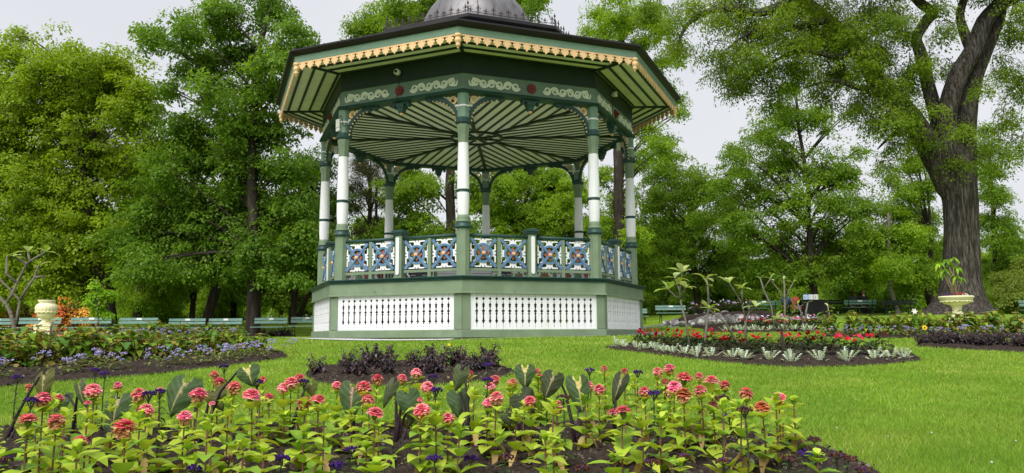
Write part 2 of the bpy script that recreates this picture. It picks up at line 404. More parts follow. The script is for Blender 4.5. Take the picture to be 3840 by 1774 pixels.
# grass blades (stuff) and clover heads
def grass():
    n = 620000
    px = rng.uniform(-500, 4340, n); py = 1246 + (1850 - 1246) * rng.random(n) ** 1.25
    u0, v0 = (px - 1920) / F, (887 - py) / F; u, v = u0 * cr + v0 * sr, -u0 * sr + v0 * cr
    dx, dy, dz = u / (cp - v * sp), np.ones(n), (sp + v * cp) / (cp - v * sp)
    t = np.full(n, 3.); 
    for _ in range(60):
        h = dz * t - terrain(dx * t, t); t = np.where(h > 0, t + np.clip(h * 6, .002, 2.), t)
    x, y = dx * t, t; ok = (t < 34) & (np.abs(dz * t - terrain(x, y)) < .08)
    x += rng.normal(0, .02, n) * t; y += rng.normal(0, .03, n) * t * .5
    for nm, poly in BED.items(): ok &= ~(inpoly(x, y, poly) & (edge_dist(x, y, poly) > .02))
    ok &= np.hypot(x - BX, y - BY) > 5.55
    ang = np.degrees(np.arctan2(x - BX, -(y - BY))); ok &= ~((np.hypot(x - BX, y - BY) < 5.93) & (ang > -84) & (ang < -3))
    x, y, t = x[ok], y[ok], t[ok]; n = len(x); z = terrain(x, y)
    hgt = (.020 + .018 * rng.random(n)) * np.clip(t / 9, 1, 1.4); wd = np.maximum(.0032, .0010 * t) * (.7 + .6 * rng.random(n))
    a = rng.random(n) * 2 * np.pi; lean = hgt * (.3 + .9 * rng.random(n)); b = rng.random(n) * 2 * np.pi
    V = np.zeros((n, 3, 3)); V[:, 0] = np.stack([x - np.cos(a) * wd / 2, y - np.sin(a) * wd / 2, z - .004], -1)
    V[:, 1] = np.stack([x + np.cos(a) * wd / 2, y + np.sin(a) * wd / 2, z - .004], -1)
    V[:, 2] = np.stack([x + np.cos(b) * lean, y + np.sin(b) * lean, z + hgt], -1)
    pat = np.clip(.5 + .35 * np.sin(x * 1.3 + 2 * np.sin(y * .8)) * np.sin(y * 1.1 + x * .4) + .3 * np.sin(x * 3.1 + 1.7 * np.sin(y * 2.3)) * np.sin(y * 2.7 - x * .9) + .2 * np.sin(x * 6.3 + y * 1.2) * np.sin(y * 5.1 + 2 * np.sin(x * 2)), 0, 1); r = rng.random(n)
    base = np.array([.235, .365, .04]); dry = np.array([.40, .39, .13]); deep = np.array([.145, .285, .026])
    c = base * (1 - pat[:, None] * .75) + deep * pat[:, None] * .75
    c = np.where((r < .03 + .16 * (1 - pat) ** 2)[:, None], dry, c) * (.7 + .55 * rng.random(n))[:, None]
    o = link('grass', npmesh('grass', V.reshape(-1, 3), np.arange(3 * n).reshape(-1, 3), np.repeat(c, 3, 0)), M['grassblade']); kind(o, 'stuff')
    mb = MB(); mb.col = (.5, .5, .42); rr = random.Random(3)
    for _ in range(14):
        g = G(rr.uniform(2600, 4000), rr.uniform(1400, 1790) if rr.random() < .8 else 1385)
        if any(inpoly(g.x, g.y, p) for p in BED.values()): continue
        mb.ball((g.x, g.y, g.z + .035), .0035 + .002 * rr.random(), 6, 4)
    kind(link('clover_flowers', mb, M['stem']), 'stuff')
grass()

# ------------------------------------------------------------------ bandstand
c8 = math.cos(math.pi / 8); t8 = math.tan(math.pi / 8)
def octo(mb, prof, cap=False): mb.lathe(prof, 8, cap=cap)
def closed(mb, prof): octo(mb, prof + [prof[0]])
def bandstand():
    b = thing('bandstand', 'green and white octagonal Victorian bandstand with fretwork eaves and zinc dome', 'bandstand', (BX, BY, BZ), BROT)
    h = lambda z: z - BZ
    def part(nm, mb, m, parent=b, rz=0, loc=(0, 0, 0), sm=False):
        return link(nm, mb.mesh(nm, sm) if isinstance(mb, MB) else mb, m, parent, loc, rz)
    def around(nm, mb, m, off=.5, subs=(), faces=range(8), sm=False):
        me = mb.mesh(nm, sm); out = []; ms = [(a, s.mesh(a, k), mm) for a, s, mm, k in subs]
        for i in faces:
            o = part(nm, me, m, rz=R((i + off) * 45)); out.append(o)
            for a, s, mm in ms: part(a, s, mm, o)
        return out
    # base
    m = MB(); closed(m, [(5.0, h(BZ)), (5.0, h(.105)), (4.93, h(.125)), (4.7, h(.125)), (4.7, h(BZ))]); part('plinth', m, M['sage'])
    m = MB(); closed(m, [(4.985, h(.99)), (5.03, h(.975)), (5.03, h(1.01)), (5.0, h(1.02)), (5.0, h(1.297)), (4.8, h(1.297)), (4.8, h(.99))]); part('base_board', m, M['sage'])
    m = MB(); closed(m, [(5.02, h(1.300)), (5.045, h(1.31)), (5.03, h(1.325)), (5.06, h(1.345)), (5.05, h(1.36)), (5.085, h(1.372)), (5.085, h(1.396)), (4.4, h(1.399)), (4.4, h(1.300))]); part('deck_edge', m, M['dark'])
    m = MB(); octo(m, [(4.42, h(1.33)), (4.42, h(1.392))], cap=True); part('deck', m, M['deck'])
    m = MB()
    for s in (-1, 1):
        a = R(22.5) * s
        m.box((.115 * s, -4.985 + .105, h(.5475)), (.2, .03, .872), rz=a * 1)
    mbp = MB()
    for s in (-1, 1):
        # board faces lying along the two faces that meet at the corner
        a = -s * R(22.5); cx = s * .105 * math.cos(R(22.5)); cy = -4.965 + .105 * math.sin(R(22.5))
        mbp.box((cx, cy + .02, h(.5475)), (.21, .035, .84), rz=-a)
    around('base_post', mbp, M['sage'], 0)
    # skirting: 20 boards with sawn edges, real holes between them
    prof = [(0, .0022), (.02, .0022), (.09, .004), (.11, .010), (.125, .004), (.16, .002), (.185, .014), (.20, .012), (.215, .016), (.235, .030), (.25, .034), (.265, .018), (.285, .017), (.40, .012), (.46, .024), (.475, .006),
            (.49, .026), (.51, .032), (.535, .022), (.55, .010), (.62, .017), (.64, .028), (.65, .020), (.665, .020), (.70, .031), (.705, .012), (.78, .005), (.80, .004), (.815, .022), (.84, .026), (.86, .018), (.875, .003), (1, .003)]
    ap = 4.96 * c8; hw = ap * t8 - .21; n = 20; z0, z1 = .10, 1.0
    m = MB(); pit = 2 * hw / n; sr_ = random.Random(4)
    for k in range(n):
        xl, xr = -hw + k * pit, -hw + (k + 1) * pit; y = -ap + .02 + sr_.uniform(-.006, .006); top = z1 - .02 + sr_.uniform(-.03, .015)
        vs = []
        for u, g in [(u, g * 1.35 if g > .008 else g) for u, g in prof]:
            z = z0 + u * .9; g2 = .0025
            vs += [(xl + (g if k else 0), y, h(z)), (xr - (g if k < n - 1 else 0), y, h(z)), (xl + (g if k else 0), y + .02, h(z)), (xr - (g if k < n - 1 else 0), y + .02, h(z))]
        fs = []
        for q in range(len(prof) - 1):
            a, e = 4 * q, 4 * q + 4
            fs += [[a, a + 1, e + 1, e], [a, e, e + 2, a + 2], [a + 1, a + 3, e + 3, e + 1]]
        m.add(vs, fs)
    around('skirt_panel', m, M['white'])
    # columns
    RC = 4.68
    def at(mb):  # shift to column axis
        mb.v = [(x, y - RC, z) for x, y, z in mb.v]; return mb
    shaft = MB(); shaft.lathe([(.13, h(2.886)), (.147, h(3.1)), (.151, h(3.452))], 20, cap=False); shaft.lathe([(.150, h(3.53)), (.149, h(3.75)), (.142, h(4.1)), (.133, h(4.45)), (.128, h(4.692))], 20, cap=False)
    ring = MB(); ring.lathe([(.145, h(3.45)), (.158, h(3.462)), (.158, h(3.476)), (.143, h(3.485)), (.160, h(3.50)), (.160, h(3.522)), (.148, h(3.533))], 20, cap=False)
    ped = MB(); ped.lathe([(.175, h(1.396)), (.168, h(1.40)), (.168, h(2.56))], 8, ph=.5, cap=False)
    tor = MB(); tor.lathe([(.168, h(2.558)), (.205, h(2.575)), (.212, h(2.62)), (.178, h(2.64)), (.172, h(2.70)), (.178, h(2.722))], 20, cap=False)
    low = MB(); low.lathe([(.162, h(2.71)), (.166, h(2.76)), (.148, h(2.79)), (.162, h(2.82)), (.146, h(2.86)), (.14, h(2.89))], 20, cap=False)
    neck = MB(); neck.lathe([(.132, h(4.69)), (.140, h(4.9)), (.165, h(5.10)), (.166, h(5.165))], 8, ph=.5, cap=False)
    tor2 = MB(); tor2.lathe([(.165, h(5.16)), (.205, h(5.19)), (.21, h(5.24)), (.18, h(5.255)), (.18, h(5.30)), (.165, h(5.33))], 12, cap=False)
    cap = MB(); cap.lathe([(.152, h(5.32)), (.152, h(6.0))], 8, ph=.5, cap=False)
    band = MB(); band.lathe([(.158, h(5.60)), (.166, h(5.61)), (.166, h(5.635)), (.158, h(5.645))], 8, ph=.5, cap=False)
    around('column', at(shaft), M['white'], 0, [('column_band', at(ring), M['dark'], True), ('pedestal', at(ped), M['sage'], False), ('base_moulding', at(tor), M['dark'], True),
        ('base_ring', at(low), M['sage'], True), ('neck', at(neck), M['sage'], False), ('neck_moulding', at(tor2), M['dark'], False), ('capital', at(cap), M['fascia'], False), ('capital_band', at(band), M['white'], False)], sm=True)
    # railing, one face of each part
    apc = RC * c8; hl = apc * t8
    m = MB(); 
    for s in (-1, 1): m.tube([(s * .09, -apc, h(2.415)), (s * (hl - .15), -apc, h(2.415))], .042, 10); 
    around('hand_rail', m, M['dark'], sm=True)
    m = MB()
    for s in (-1, 1): m.box((s * (hl + .02) / 2, -apc, h(1.572)), (hl - .25, .07, .066))
    around('bottom_rail', m, M['sage'])
    post = MB(); post.box((0, -apc, h(1.94)), (.2, .2, 1.08), bev=.012)
    cap2 = MB(); cap2.lathe([(.15, h(2.478)), (.20, h(2.50)), (.20, h(2.53)), (.235, h(2.55)), (.235, h(2.60)), (.2, h(2.615)), (.12, h(2.63))], 4, c=(0, -apc, 0), ph=.5)
    foot = MB(); foot.box((0, -apc, h(1.418)), (.25, .25, .034))
    st = MB()
    o_ = [(.045 * math.sin(a), .045 * math.cos(a)) for a in [math.pi * k / 6 for k in range(-3, 4)]]
    out = [(x, .43 + y) for x, y in o_] + [(-x, -.43 - y) for x, y in o_]
    st.prism(out, (.03, 0), lambda u, w, t: (u, -apc - .102 - t, h(1.96) + w))
    around('railing_post', post, M['sage'], .5, [('post_cap', cap2, M['dark'], False), ('post_strip', st, M['white'], False), ('post_foot', foot, M['sage'], False)])
    px_ = hl / 2 + .002 - .03
    for s in (-1, 1):
        m = MB(); m.box((s * (hl / 2 - .03), -apc, h(1.885)), (.09, .075, .975)); around('baluster', m, M['sage'])
    # ornamental panels
    pw, ph_, zc = .66, .70, 1.985
    for cx in (-hl + .165 + .345, -hl / 2 + .03 + .045 + .325, hl / 2 - .03 - .045 - .325, hl - .165 - .345):
        fr = lambda u, w, t: (cx + u, -apc + t, h(zc) + w)
        wh = MB(); wh.col = (1, 1, 1)
        for sgn in (-1, 1):
            for vert in (0, 1):
                half = pw / 2 if vert else ph_ / 2
                f2 = (lambda u, w, t: fr(sgn * w, u, t)) if vert else (lambda u, w, t: fr(u, sgn * w, t))
                for q in (-1, 1):
                    cx2, cy2, r = q * .128, half - .085, .075
                    arc = [(cx2 + q * -1 * r * math.cos(a) * (1), cy2 - r * math.sin(a)) for a in [R(-60 + 28 * k) for k in range(10)]]
                    wh.stroke(arc, [.03, .045, .055, .06, .062, .06, .05, .04, .03, .02], (-.012, .012), f2)
                    wh.prism([(q * .055, half), (q * .22, half), (q * .235, half - .03), (q * .075, half - .035)], (-.0135, .0125), f2)
                wh.prism([(-.03, half), (.03, half), (.03, half - .05), (.05, half - .115), (-.05, half - .115), (-.03, half - .05)], (-.0142, .0135), f2)
        rg = MB(); arc = [(.215 * math.cos(a), .215 * math.sin(a)) for a in [2 * math.pi * k / 32 for k in range(33)]]
        rg.stroke(arc, .055, (-.03, -.0145), fr)
        cs = MB(); L2 = math.hypot(pw, ph_) / 2 - .01
        for q in (-1, 1):
            ux, uy = pw / 2 / L2 * .985, q * ph_ / 2 / L2 * .985
            e = .0015 * q
            cs.stroke([(-ux * L2, -uy * L2), (ux * L2, uy * L2)], .058, (-.042 + e, -.0165), fr)
            for e2 in (-1, 1): cs.stroke([(e2 * ux * L2 * .80, e2 * uy * L2 * .80), (e2 * ux * L2, e2 * uy * L2)], .075, (-.047 + e, -.0168), fr)
        ro = MB(); ro.prism([((.165 if k % 2 == 0 else .11) * math.cos(k * math.pi / 8 + .0), (.165 if k % 2 == 0 else .11) * math.sin(k * math.pi / 8)) for k in range(16)], (-.010, .006), fr)
        bo = MB(); bo.prism([(.045 * math.cos(k * math.pi / 7), .045 * math.sin(k * math.pi / 7)) for k in range(14)], (-.075, -.03), fr)
        bo.prism([(.02 * math.cos(k * math.pi / 5), .02 * math.sin(k * math.pi / 5)) for k in range(10)], (-.095, -.07), fr)
        around('railing_panel', wh, M['white'], .5, [('panel_ring', rg, M['blue'], False), ('panel_cross', cs, M['blue'], False), ('panel_rosette', ro, M['terra'], False), ('panel_boss', bo, M['cream'], False)])
    # arched brackets at the columns
    A = R(67.5)
    for s in (-1, 1):
        br, bd, rg, cu = MB(), MB(), MB(), MB()
        ux, uy = math.cos(R(22.5)) * s, math.sin(R(22.5))          # along the face from the corner
        fr = lambda u, w, t: (ux * (u + .13) + uy * t * s * -1 * 0 + 0 * t, -RC + uy * (u + .13) + t * math.cos(R(22.5)) , h(5.97) + w)
        arc = [(.02 + .70 * (1 - math.cos(a)), -.72 + .66 * math.sin(a)) for a in [math.pi / 2 * k / 12 for k in range(13)]]
        br.stroke(arc, [.09] * 8 + [.10, .11, .12, .13, .10], (-.05, .05), fr)
        br.prism([(.42, -.0), (.98, -.0), (.95, -.07), (.84, -.12), (.76, -.06), (.60, -.09)], (-.056, .056), fr)
        for k in range(9):
            a = math.pi / 2 * (.04 + .86 * k / 8); bd.ball(fr(.085 + .64 * (1 - math.cos(a)), -.735 + .60 * math.sin(a), -.045), .024, 7, 5)
        rg.stroke([(.16 + .085 * math.cos(a), -.155 + .085 * math.sin(a)) for a in [2 * math.pi * k / 16 for k in range(17)]], .05, (-.04, .04), fr)
        cu.stroke([(.30 + .045 * math.cos(a) * (1 - .05 * k), -.10 + .045 * math.sin(a)) for k, a in enumerate([R(-90 + 40 * k) for k in range(8)])] + [(.44, -.03)], [.03] * 8 + [.015], (-.03, .03), fr)
        cu.stroke([(.05 + .06 * math.cos(a), -.35 + .06 * math.sin(a)) for a in [R(120 - 40 * k) for k in range(8)]], [.05, .05, .05, .045, .04, .035, .03, .02], (-.03, .03), fr)
        around('arch_bracket', br, M['dark'], 0, [('bead_row', bd, M['cream'], True), ('bracket_ring', rg, M['cream'], False), ('bracket_scroll', cu, M['ivory'], False)])
    m = MB(); m.box((0, -apc, h(5.93)), (.50, .16, .07), bev=.02); m.lathe([(.05, h(5.66)), (.10, h(5.70)), (.12, h(5.78)), (.15, h(5.82)), (.17, h(5.90))], 4, c=(0, -apc, 0), ph=.5)
    m.box((-.21, -apc, h(5.87)), (.06, .12, .08)); m.box((.21, -apc, h(5.87)), (.06, .12, .08))
    k_ = MB(); k_.ball((0, -apc, h(5.655)), .055, 10, 6, (1, 1, .8))
    around('beam_drop', m, M['dark'], .5, [('drop_knob', k_, M['cream'], True)])
    # frieze
    m = MB(); closed(m, [(4.80, h(5.955)), (4.895, h(5.966)), (4.91, h(5.985)), (4.885, h(6.0)), (4.9, h(6.02)), (4.87, h(6.04)), (4.80, h(6.05)), (4.55, h(6.05)), (4.55, h(5.955))]); part('beam_moulding', m, M['dark'])
    m = MB(); closed(m, [(4.80, h(6.045)), (4.80, h(6.46)), (4.58, h(6.46)), (4.58, h(6.045))]); part('frieze', m, M['frieze'])
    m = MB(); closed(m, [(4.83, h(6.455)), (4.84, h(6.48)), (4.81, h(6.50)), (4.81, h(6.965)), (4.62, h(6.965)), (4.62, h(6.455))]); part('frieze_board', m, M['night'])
    apf = 4.80 * c8
    for s in (-1, 1):
        m = MB(); fr = lambda u, w, t: (s * u, -apf - t, h(6.235) + w)
        x0, x1 = .22, 1.68; n = 6; st_ = (x1 - x0 - .16) / n; path = []
        for k in range(61):
            u = k / 60; path.append((x0 + .1 + u * (x1 - x0 - .2), -.075 * math.sin(u * n * math.pi + .4) ))
        m.stroke(path, .05, (.014, 0), fr)
        for k in range(n):
            cx3 = x0 + .13 + (k + .5) * st_ - .02; q = 1 if k % 2 else -1; e = .0012 * (k + 1)
            sp_ = []; wd_ = []
            for j in range(19):
                a = R(170 - 30 * j); r = .112 * (1 - .74 * j / 18)
                sp_.append((cx3 + r * math.cos(a), q * (.0 + r * math.sin(a)))); wd_.append(.052 - .018 * j / 18)
            m.stroke(sp_, wd_, (.014 + e, 0), fr)
        m.stroke([(x1 - .16, -.01), (x1 - .09, -.08), (x1 - .03, -.08), (x1, -.02), (x1 + .005, .05)], [.07, .055, .05, .04, .012], (.0245, 0), fr)
        m.stroke([(x1 - .2, .05), (x1 - .13, .10), (x1 - .08, .12)], [.07, .05, .01], (.0255, 0), fr)
        around('scroll_ornament', m, M['ivory'])
    m = MB(); 
    for r, t in ((.125, .03), (.105, .05), (.075, .07), (.04, .10), (.02, .115)):
        m.prism([(r * math.cos(k * math.pi / 12), r * math.sin(k * math.pi / 12)) for k in range(24)], (t, 0), lambda u, w, t: (u, -apf - t, h(6.24) + w))
    around('rosette', m, M['maroon'])
    # ceiling with battens
    m = MB(); octo(m, [(4.56, h(6.04)), (4.56, h(6.06))], cap=True); part('ceiling', m, M['ceil'])
    m = MB(); ai = 4.55 * c8
    for k in range(-6, 7):
        x = k * .285; ys = max(abs(x) / t8, math.sqrt(max(.79 ** 2 - x * x, 0))) + .03
        if ai - ys > .15: m.box((x, -(ai + ys) / 2, h(6.030)), (.078, ai - ys, .019))
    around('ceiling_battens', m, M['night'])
    m = MB()
    for k in range(8):
        a = R(45 * k); m.box((2.65 * math.sin(a), -2.65 * math.cos(a), h(6.012)), (.10, 3.75, .054), rz=a)
        a += R(22.5); m.box((.39 * math.sin(a), -.39 * math.cos(a), h(6.015)), (.06, .72, .05), rz=a)
    m.lathe([(.73, h(5.985)), (.81, h(5.985)), (.81, h(6.04)), (.73, h(6.04)), (.73, h(5.985))], 32, cap=False)
    for k in range(8):
        a = R(45 * k + 11); cx3, cy3 = .45 * math.sin(a), -.45 * math.cos(a)
        m.prism([(cx3 + (.07 if j % 2 else .03) * math.cos(j * math.pi / 5), cy3 + (.07 if j % 2 else .03) * math.sin(j * math.pi / 5)) for j in range(10)], (h(6.03), h(6.039)), lambda u, w, t: (u, w, t))
    part('ceiling_ribs', m, M['night'])
    # eaves
    m = MB(); closed(m, [(4.80, h(6.962)), (6.12, h(6.962)), (6.12, h(6.99)), (4.80, h(6.99))]); part('soffit', m, M['ceil'])
    m = MB()
    for r in (4.86, 5.22, 5.56, 5.88): closed(m, [(r, h(6.925)), (r + .065, h(6.925)), (r + .065, h(6.9615)), (r, h(6.9615))])
    for k in range(8):
        a = R(45 * k); m.box((5.46 * math.sin(a), -5.46 * math.cos(a), h(6.94)), (.085, 1.2, .05), rz=a)
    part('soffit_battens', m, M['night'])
    m = MB(); closed(m, [(6.10, h(6.93)), (6.15, h(6.935)), (6.165, h(7.085)), (6.175, h(7.097)), (6.10, h(7.10))]); part('fascia', m, M['fascia'])
    m = MB(); closed(m, [(6.12, h(7.101)), (6.20, h(7.104)), (6.23, h(7.14)), (6.30, h(7.17)), (6.32, h(7.195)), (6.32, h(7.234)), (6.22, h(7.24)), (6.12, h(7.20))]); part('gutter', m, M['roof'])
    m = MB(); octo(m, [(6.22, h(7.225)), (5.0, h(7.72)), (3.3, h(8.22)), (3.3, h(7.2))]); part('roof', m, M['roof'])
    m = MB(); closed(m, [(3.18, h(8.15)), (3.24, h(8.3)), (3.3, h(8.36)), (3.24, h(8.40)), (3.36, h(8.47)), (3.42, h(8.52)), (3.42, h(8.60)), (3.3, h(8.615)), (2.6, h(8.66)), (2.0, h(8.3))]); part('upper_cornice', m, M['roof'])
    # fretwork under the fascia
    apr = 6.135 * c8; hr = apr * t8 - .09; n = 18; pit = 2 * hr / n; m = MB()
    fr = lambda u, w, t: (u, -apr + t, h(6.93) + w)
    m.prism([(-hr, 0), (hr, 0), (hr, -.032), (-hr, -.032)], (-.012, .012), fr)
    half = [(.05, -.030), (.05, -.062), (.088, -.058), (.115, -.085), (.10, -.112), (.068, -.112), (.082, -.145), (.058, -.170), (.03, -.162), (.022, -.19), (0, -.222)]
    for k in range(n):
        cx3 = -hr + (k + .5) * pit
        m.prism([(cx3 + x, y) for x, y in half] + [(cx3 - x, y) for x, y in half[-2::-1]], (-.0135, .0135), fr)
        if k: m.stroke([(cx3 - pit / 2 + .062 * math.cos(a), -.075 + .055 * math.sin(a)) for a in [R(-25 + 23 * j) for j in range(11)]], .018, (-.0125, .0125), fr)
    around('fretwork', m, M['cream'])
    m = MB(); m.lathe([(.075, h(6.935)), (.085, h(6.915)), (.085, h(6.87)), (.06, h(6.86)), (.07, h(6.83)), (.085, h(6.79)), (.075, h(6.74)), (.045, h(6.71)), (.055, h(6.69)), (.065, h(6.67)), (.04, h(6.63)), (.025, h(6.62)), (.028, h(6.60)), (.006, h(6.57))], 12, c=(0, -6.11, 0))
    around('corner_drop', m, M['cream'], 0, sm=True)
    # dome and cresting
    m = MB(); m.lathe([(1.95, h(8.5))] + [(1.76 * math.cos(a), h(9.1) + 1.74 * math.sin(a)) for a in [R(6 * k) for k in range(15)]] + [(.12, h(10.9)), (.1, h(11.3)), (.02, h(11.6))], 48)
    dm = part('dome', m, M['dome'], sm=True)
    m = MB()
    for k in range(8):
        a = R(45 * k + 5); m.tube([((1.765 * math.cos(t)) * math.sin(a), -(1.765 * math.cos(t)) * math.cos(a), h(9.1) + 1.745 * math.sin(t)) for t in [R(8 * j) for j in range(11)]], .018, 5)
    part('dome_seam', m, M['dome'], dm)
    m = MB(); apk = 3.36 * c8; hk = apk * t8; fr = lambda u, w, t: (u, -apk + t, h(8.605) + w)
    m.stroke([(-hk, .02), (hk, .02)], .02, (-.008, .008), fr); m.stroke([(-hk, .085), (hk, .085)], .012, (-.007, .007), fr)
    for k in range(12):
        u = -hk + .08 + k * (2 * hk - .16) / 11; big = 1.0 if k % 2 else .72; hh = .30 * big
        m.stroke([(u, 0), (u, hh * .7), (u, hh)], [.014, .012, .002], (-.006, .006), fr)
        m.prism([(u, hh * 1.02), (u + .022, hh * .78), (u, hh * .6), (u - .022, hh * .78)], (-.0075, .0075), fr)
        for s in (-1, 1):
            m.stroke([(u + s * .01, hh * .56), (u + s * .035, hh * .72), (u + s * .06, hh * .74), (u + s * .066, hh * .62), (u + s * .05, hh * .57)], [.014, .014, .013, .011, .006], (-.005, .005), fr)
            m.stroke([(u + s * .008, hh * .48), (u + s * .04, hh * .40), (u + s * .055, hh * .28), (u + s * .03, hh * .24)], .011, (-.0045, .0045), fr)
    around('roof_cresting', m, M['iron'])
    m = MB()
    m.tube([(0, -3.36, h(8.6)), (0, -3.36, h(9.0))], [.014, .006], 6); m.ball((0, -3.36, h(8.92)), .03, 6, 5, (1, 1, 1.6)); m.ball((0, -3.36, h(8.78)), .028, 6, 5)
    for s in (-1, 1):
        for z in (8.74, 8.84):
            m.tube([(0, -3.36, h(z - .04)), (s * .05, -3.34, h(z)), (s * .085, -3.32, h(z + .005)), (s * .085, -3.32, h(z - .05))], .008, 5)
    around('cresting_finial', m, M['iron'], 0)
    return b
stand = bandstand()
def bl(a_deg, r, z):
    """world point from bandstand angle (0 = front corner), radius, height"""
    a = R(a_deg) + BROT; return Vector((BX + r * math.sin(a), BY - r * math.cos(a), z))
def stand_rz(a_deg): return R(a_deg) + BROT
# things fixed to or standing in the bandstand
def camera_unit(a, off, lab):
    p = bl(a, 4.81 * c8 / math.cos(R(off)), 6.70); 
    o = thing('security_camera', lab, 'camera', p, stand_rz(a - off if False else round((a - 22.5) / 45) * 45 + 22.5), 'cameras on the frieze board')
    m = MB(); m.box((0, -.05, 0), (.05, .1, .05)); link('mount', m, M['plast'], o)
    m = MB(); m.lathe([(.055, -.08), (.075, -.06), (.08, .04), (.06, .07)], 14)
    m.v = [(x, z - .11, y) for x, y, z in m.v]; link('housing', m.mesh('housing', True), M['plast'], o)
    m = MB(); m.ball((0, -.175, 0), .048, 10, 8); link('lens', m.mesh('lens', True), M['black'], o)
    m = MB(); m.tube([(0, -.06, -.05), (.02, -.03, -.2), (-.03, -.035, -.45), (-.06, -.04, -.62), (-.02, -.03, -.72)], .008, 5); link('cable', m, M['black'], o)
camera_unit(-22.5, 1.2, 'small white dome camera over the red rosette on the bandstand frieze, dangling black cable')
camera_unit(62.5, 4, 'small white camera below the eave on the narrow receding face of the bandstand')
for i, (a, lab) in enumerate(((-135, 'white floodlight under the ceiling on the rear column seen past the dark pine trunks'), (180, 'white floodlight on the rearmost bandstand column, behind the central front column'),
                              (135, 'white floodlight on the rear column before the bright yellow-green tree'), (-90, 'white floodlight under the bandstand ceiling on the side column beside the dark linden'), (90, 'white floodlight under the bandstand ceiling on the side column towards the old elm'))):
    p = bl(a, 4.42, 5.72); o = thing('floodlight', lab, 'floodlight', p, stand_rz(a) + math.pi, 'floodlights inside the bandstand')
    m = MB(); m.box((0, .06, .0), (.05, .14, .05)); link('arm', m, M['plast'], o)
    m = MB(); m.box((0, -.06, -.02), (.24, .12, .20), bev=.02); link('housing', m, M['plast'], o)
    m = MB(); m.box((0, -.124, -.02), (.19, .008, .15)); link('lens', m, M['grey'], o)
p = bl(-45, 4.87, 5.52); o = thing('junction_box', 'white junction box strapped to the capital of the front bandstand column nearest the linden', 'junction box', p, stand_rz(-45))
m = MB(); m.box((0, 0, .06), (.15, .06, .22), bev=.012); link('cover', m, M['plast'], o)
m = MB(); m.box((.01, 0, -.11), (.15, .06, .09), bev=.012); link('lower_box', m, M['plast'], o)
m = MB(); m.tube([(.0, .03, .17), (.03, .05, .3), (.09, .05, .25), (.12, .07, .0), (.3, .2, -.02)], .008, 5); link('cable', m, M['black'], o)

def case(name, lab, cat, px, d, size, m1, extra=None, rz=0):
    p = W(px, 1010, d); o = thing(name, lab, cat, (p.x, d, 1.393), rz)
    a, e, hgt = size
    m = MB(); m.box((0, 0, hgt * .42), (a, e, hgt * .8), bev=.02); link('body', m, m1, o)
    m = MB(); m.box((0, 0, hgt * .92), (a + .012, e + .012, hgt * .16), bev=.02); link('lid', m, m1, o)
    m = MB()
    for s in (-1, 1): m.tube([(s * a * .3 - .06, -e / 2 - .004, hgt * .55), (s * a * .3 - .06, -e / 2 - .03, hgt * .58), (s * a * .3 + .06, -e / 2 - .03, hgt * .58), (s * a * .3 + .06, -e / 2 - .004, hgt * .55)], .009, 6)
    link('handle', m, M['grey'] if m1 is M['black'] else M['black'], o)
    return o
case('equipment_case', 'large black equipment case on the bandstand deck behind the second front panel pair', 'case', 1575, 23.2, (.55, .45, .62), M['black'])
case('equipment_case', 'pale grey crate on the bandstand deck beside the central front column', 'crate', 1680, 23.6, (.60, .45, .52), M['grey'])
case('equipment_case', 'long grey crate on the deck under the first panel beyond the central column', 'crate', 1800, 23.8, (.72, .5, .54), M['grey'])
case('equipment_case', 'small black case on the deck nearest the red flower bed', 'case', 1898, 23.0, (.30, .4, .6), M['black'])
p = W(1447, 1010, 22.6); o = thing('folding_chair', 'black folding chairs leaning together on the deck, seen as dark upright slats below the rail', 'chairs', (p.x, 22.6, 1.393), .1)
for k in range(5):
    m = MB(); x = -.2 + k * .1
    m.tube([(x, 0, 0), (x, .06, .7)], .014, 6); m.tube([(x, .34, 0), (x, .2, .7)], .014, 6); m.box((x, .17, .42), (.022, .34, .36), bev=.004); link('chair_frame', m, M['black'], o)

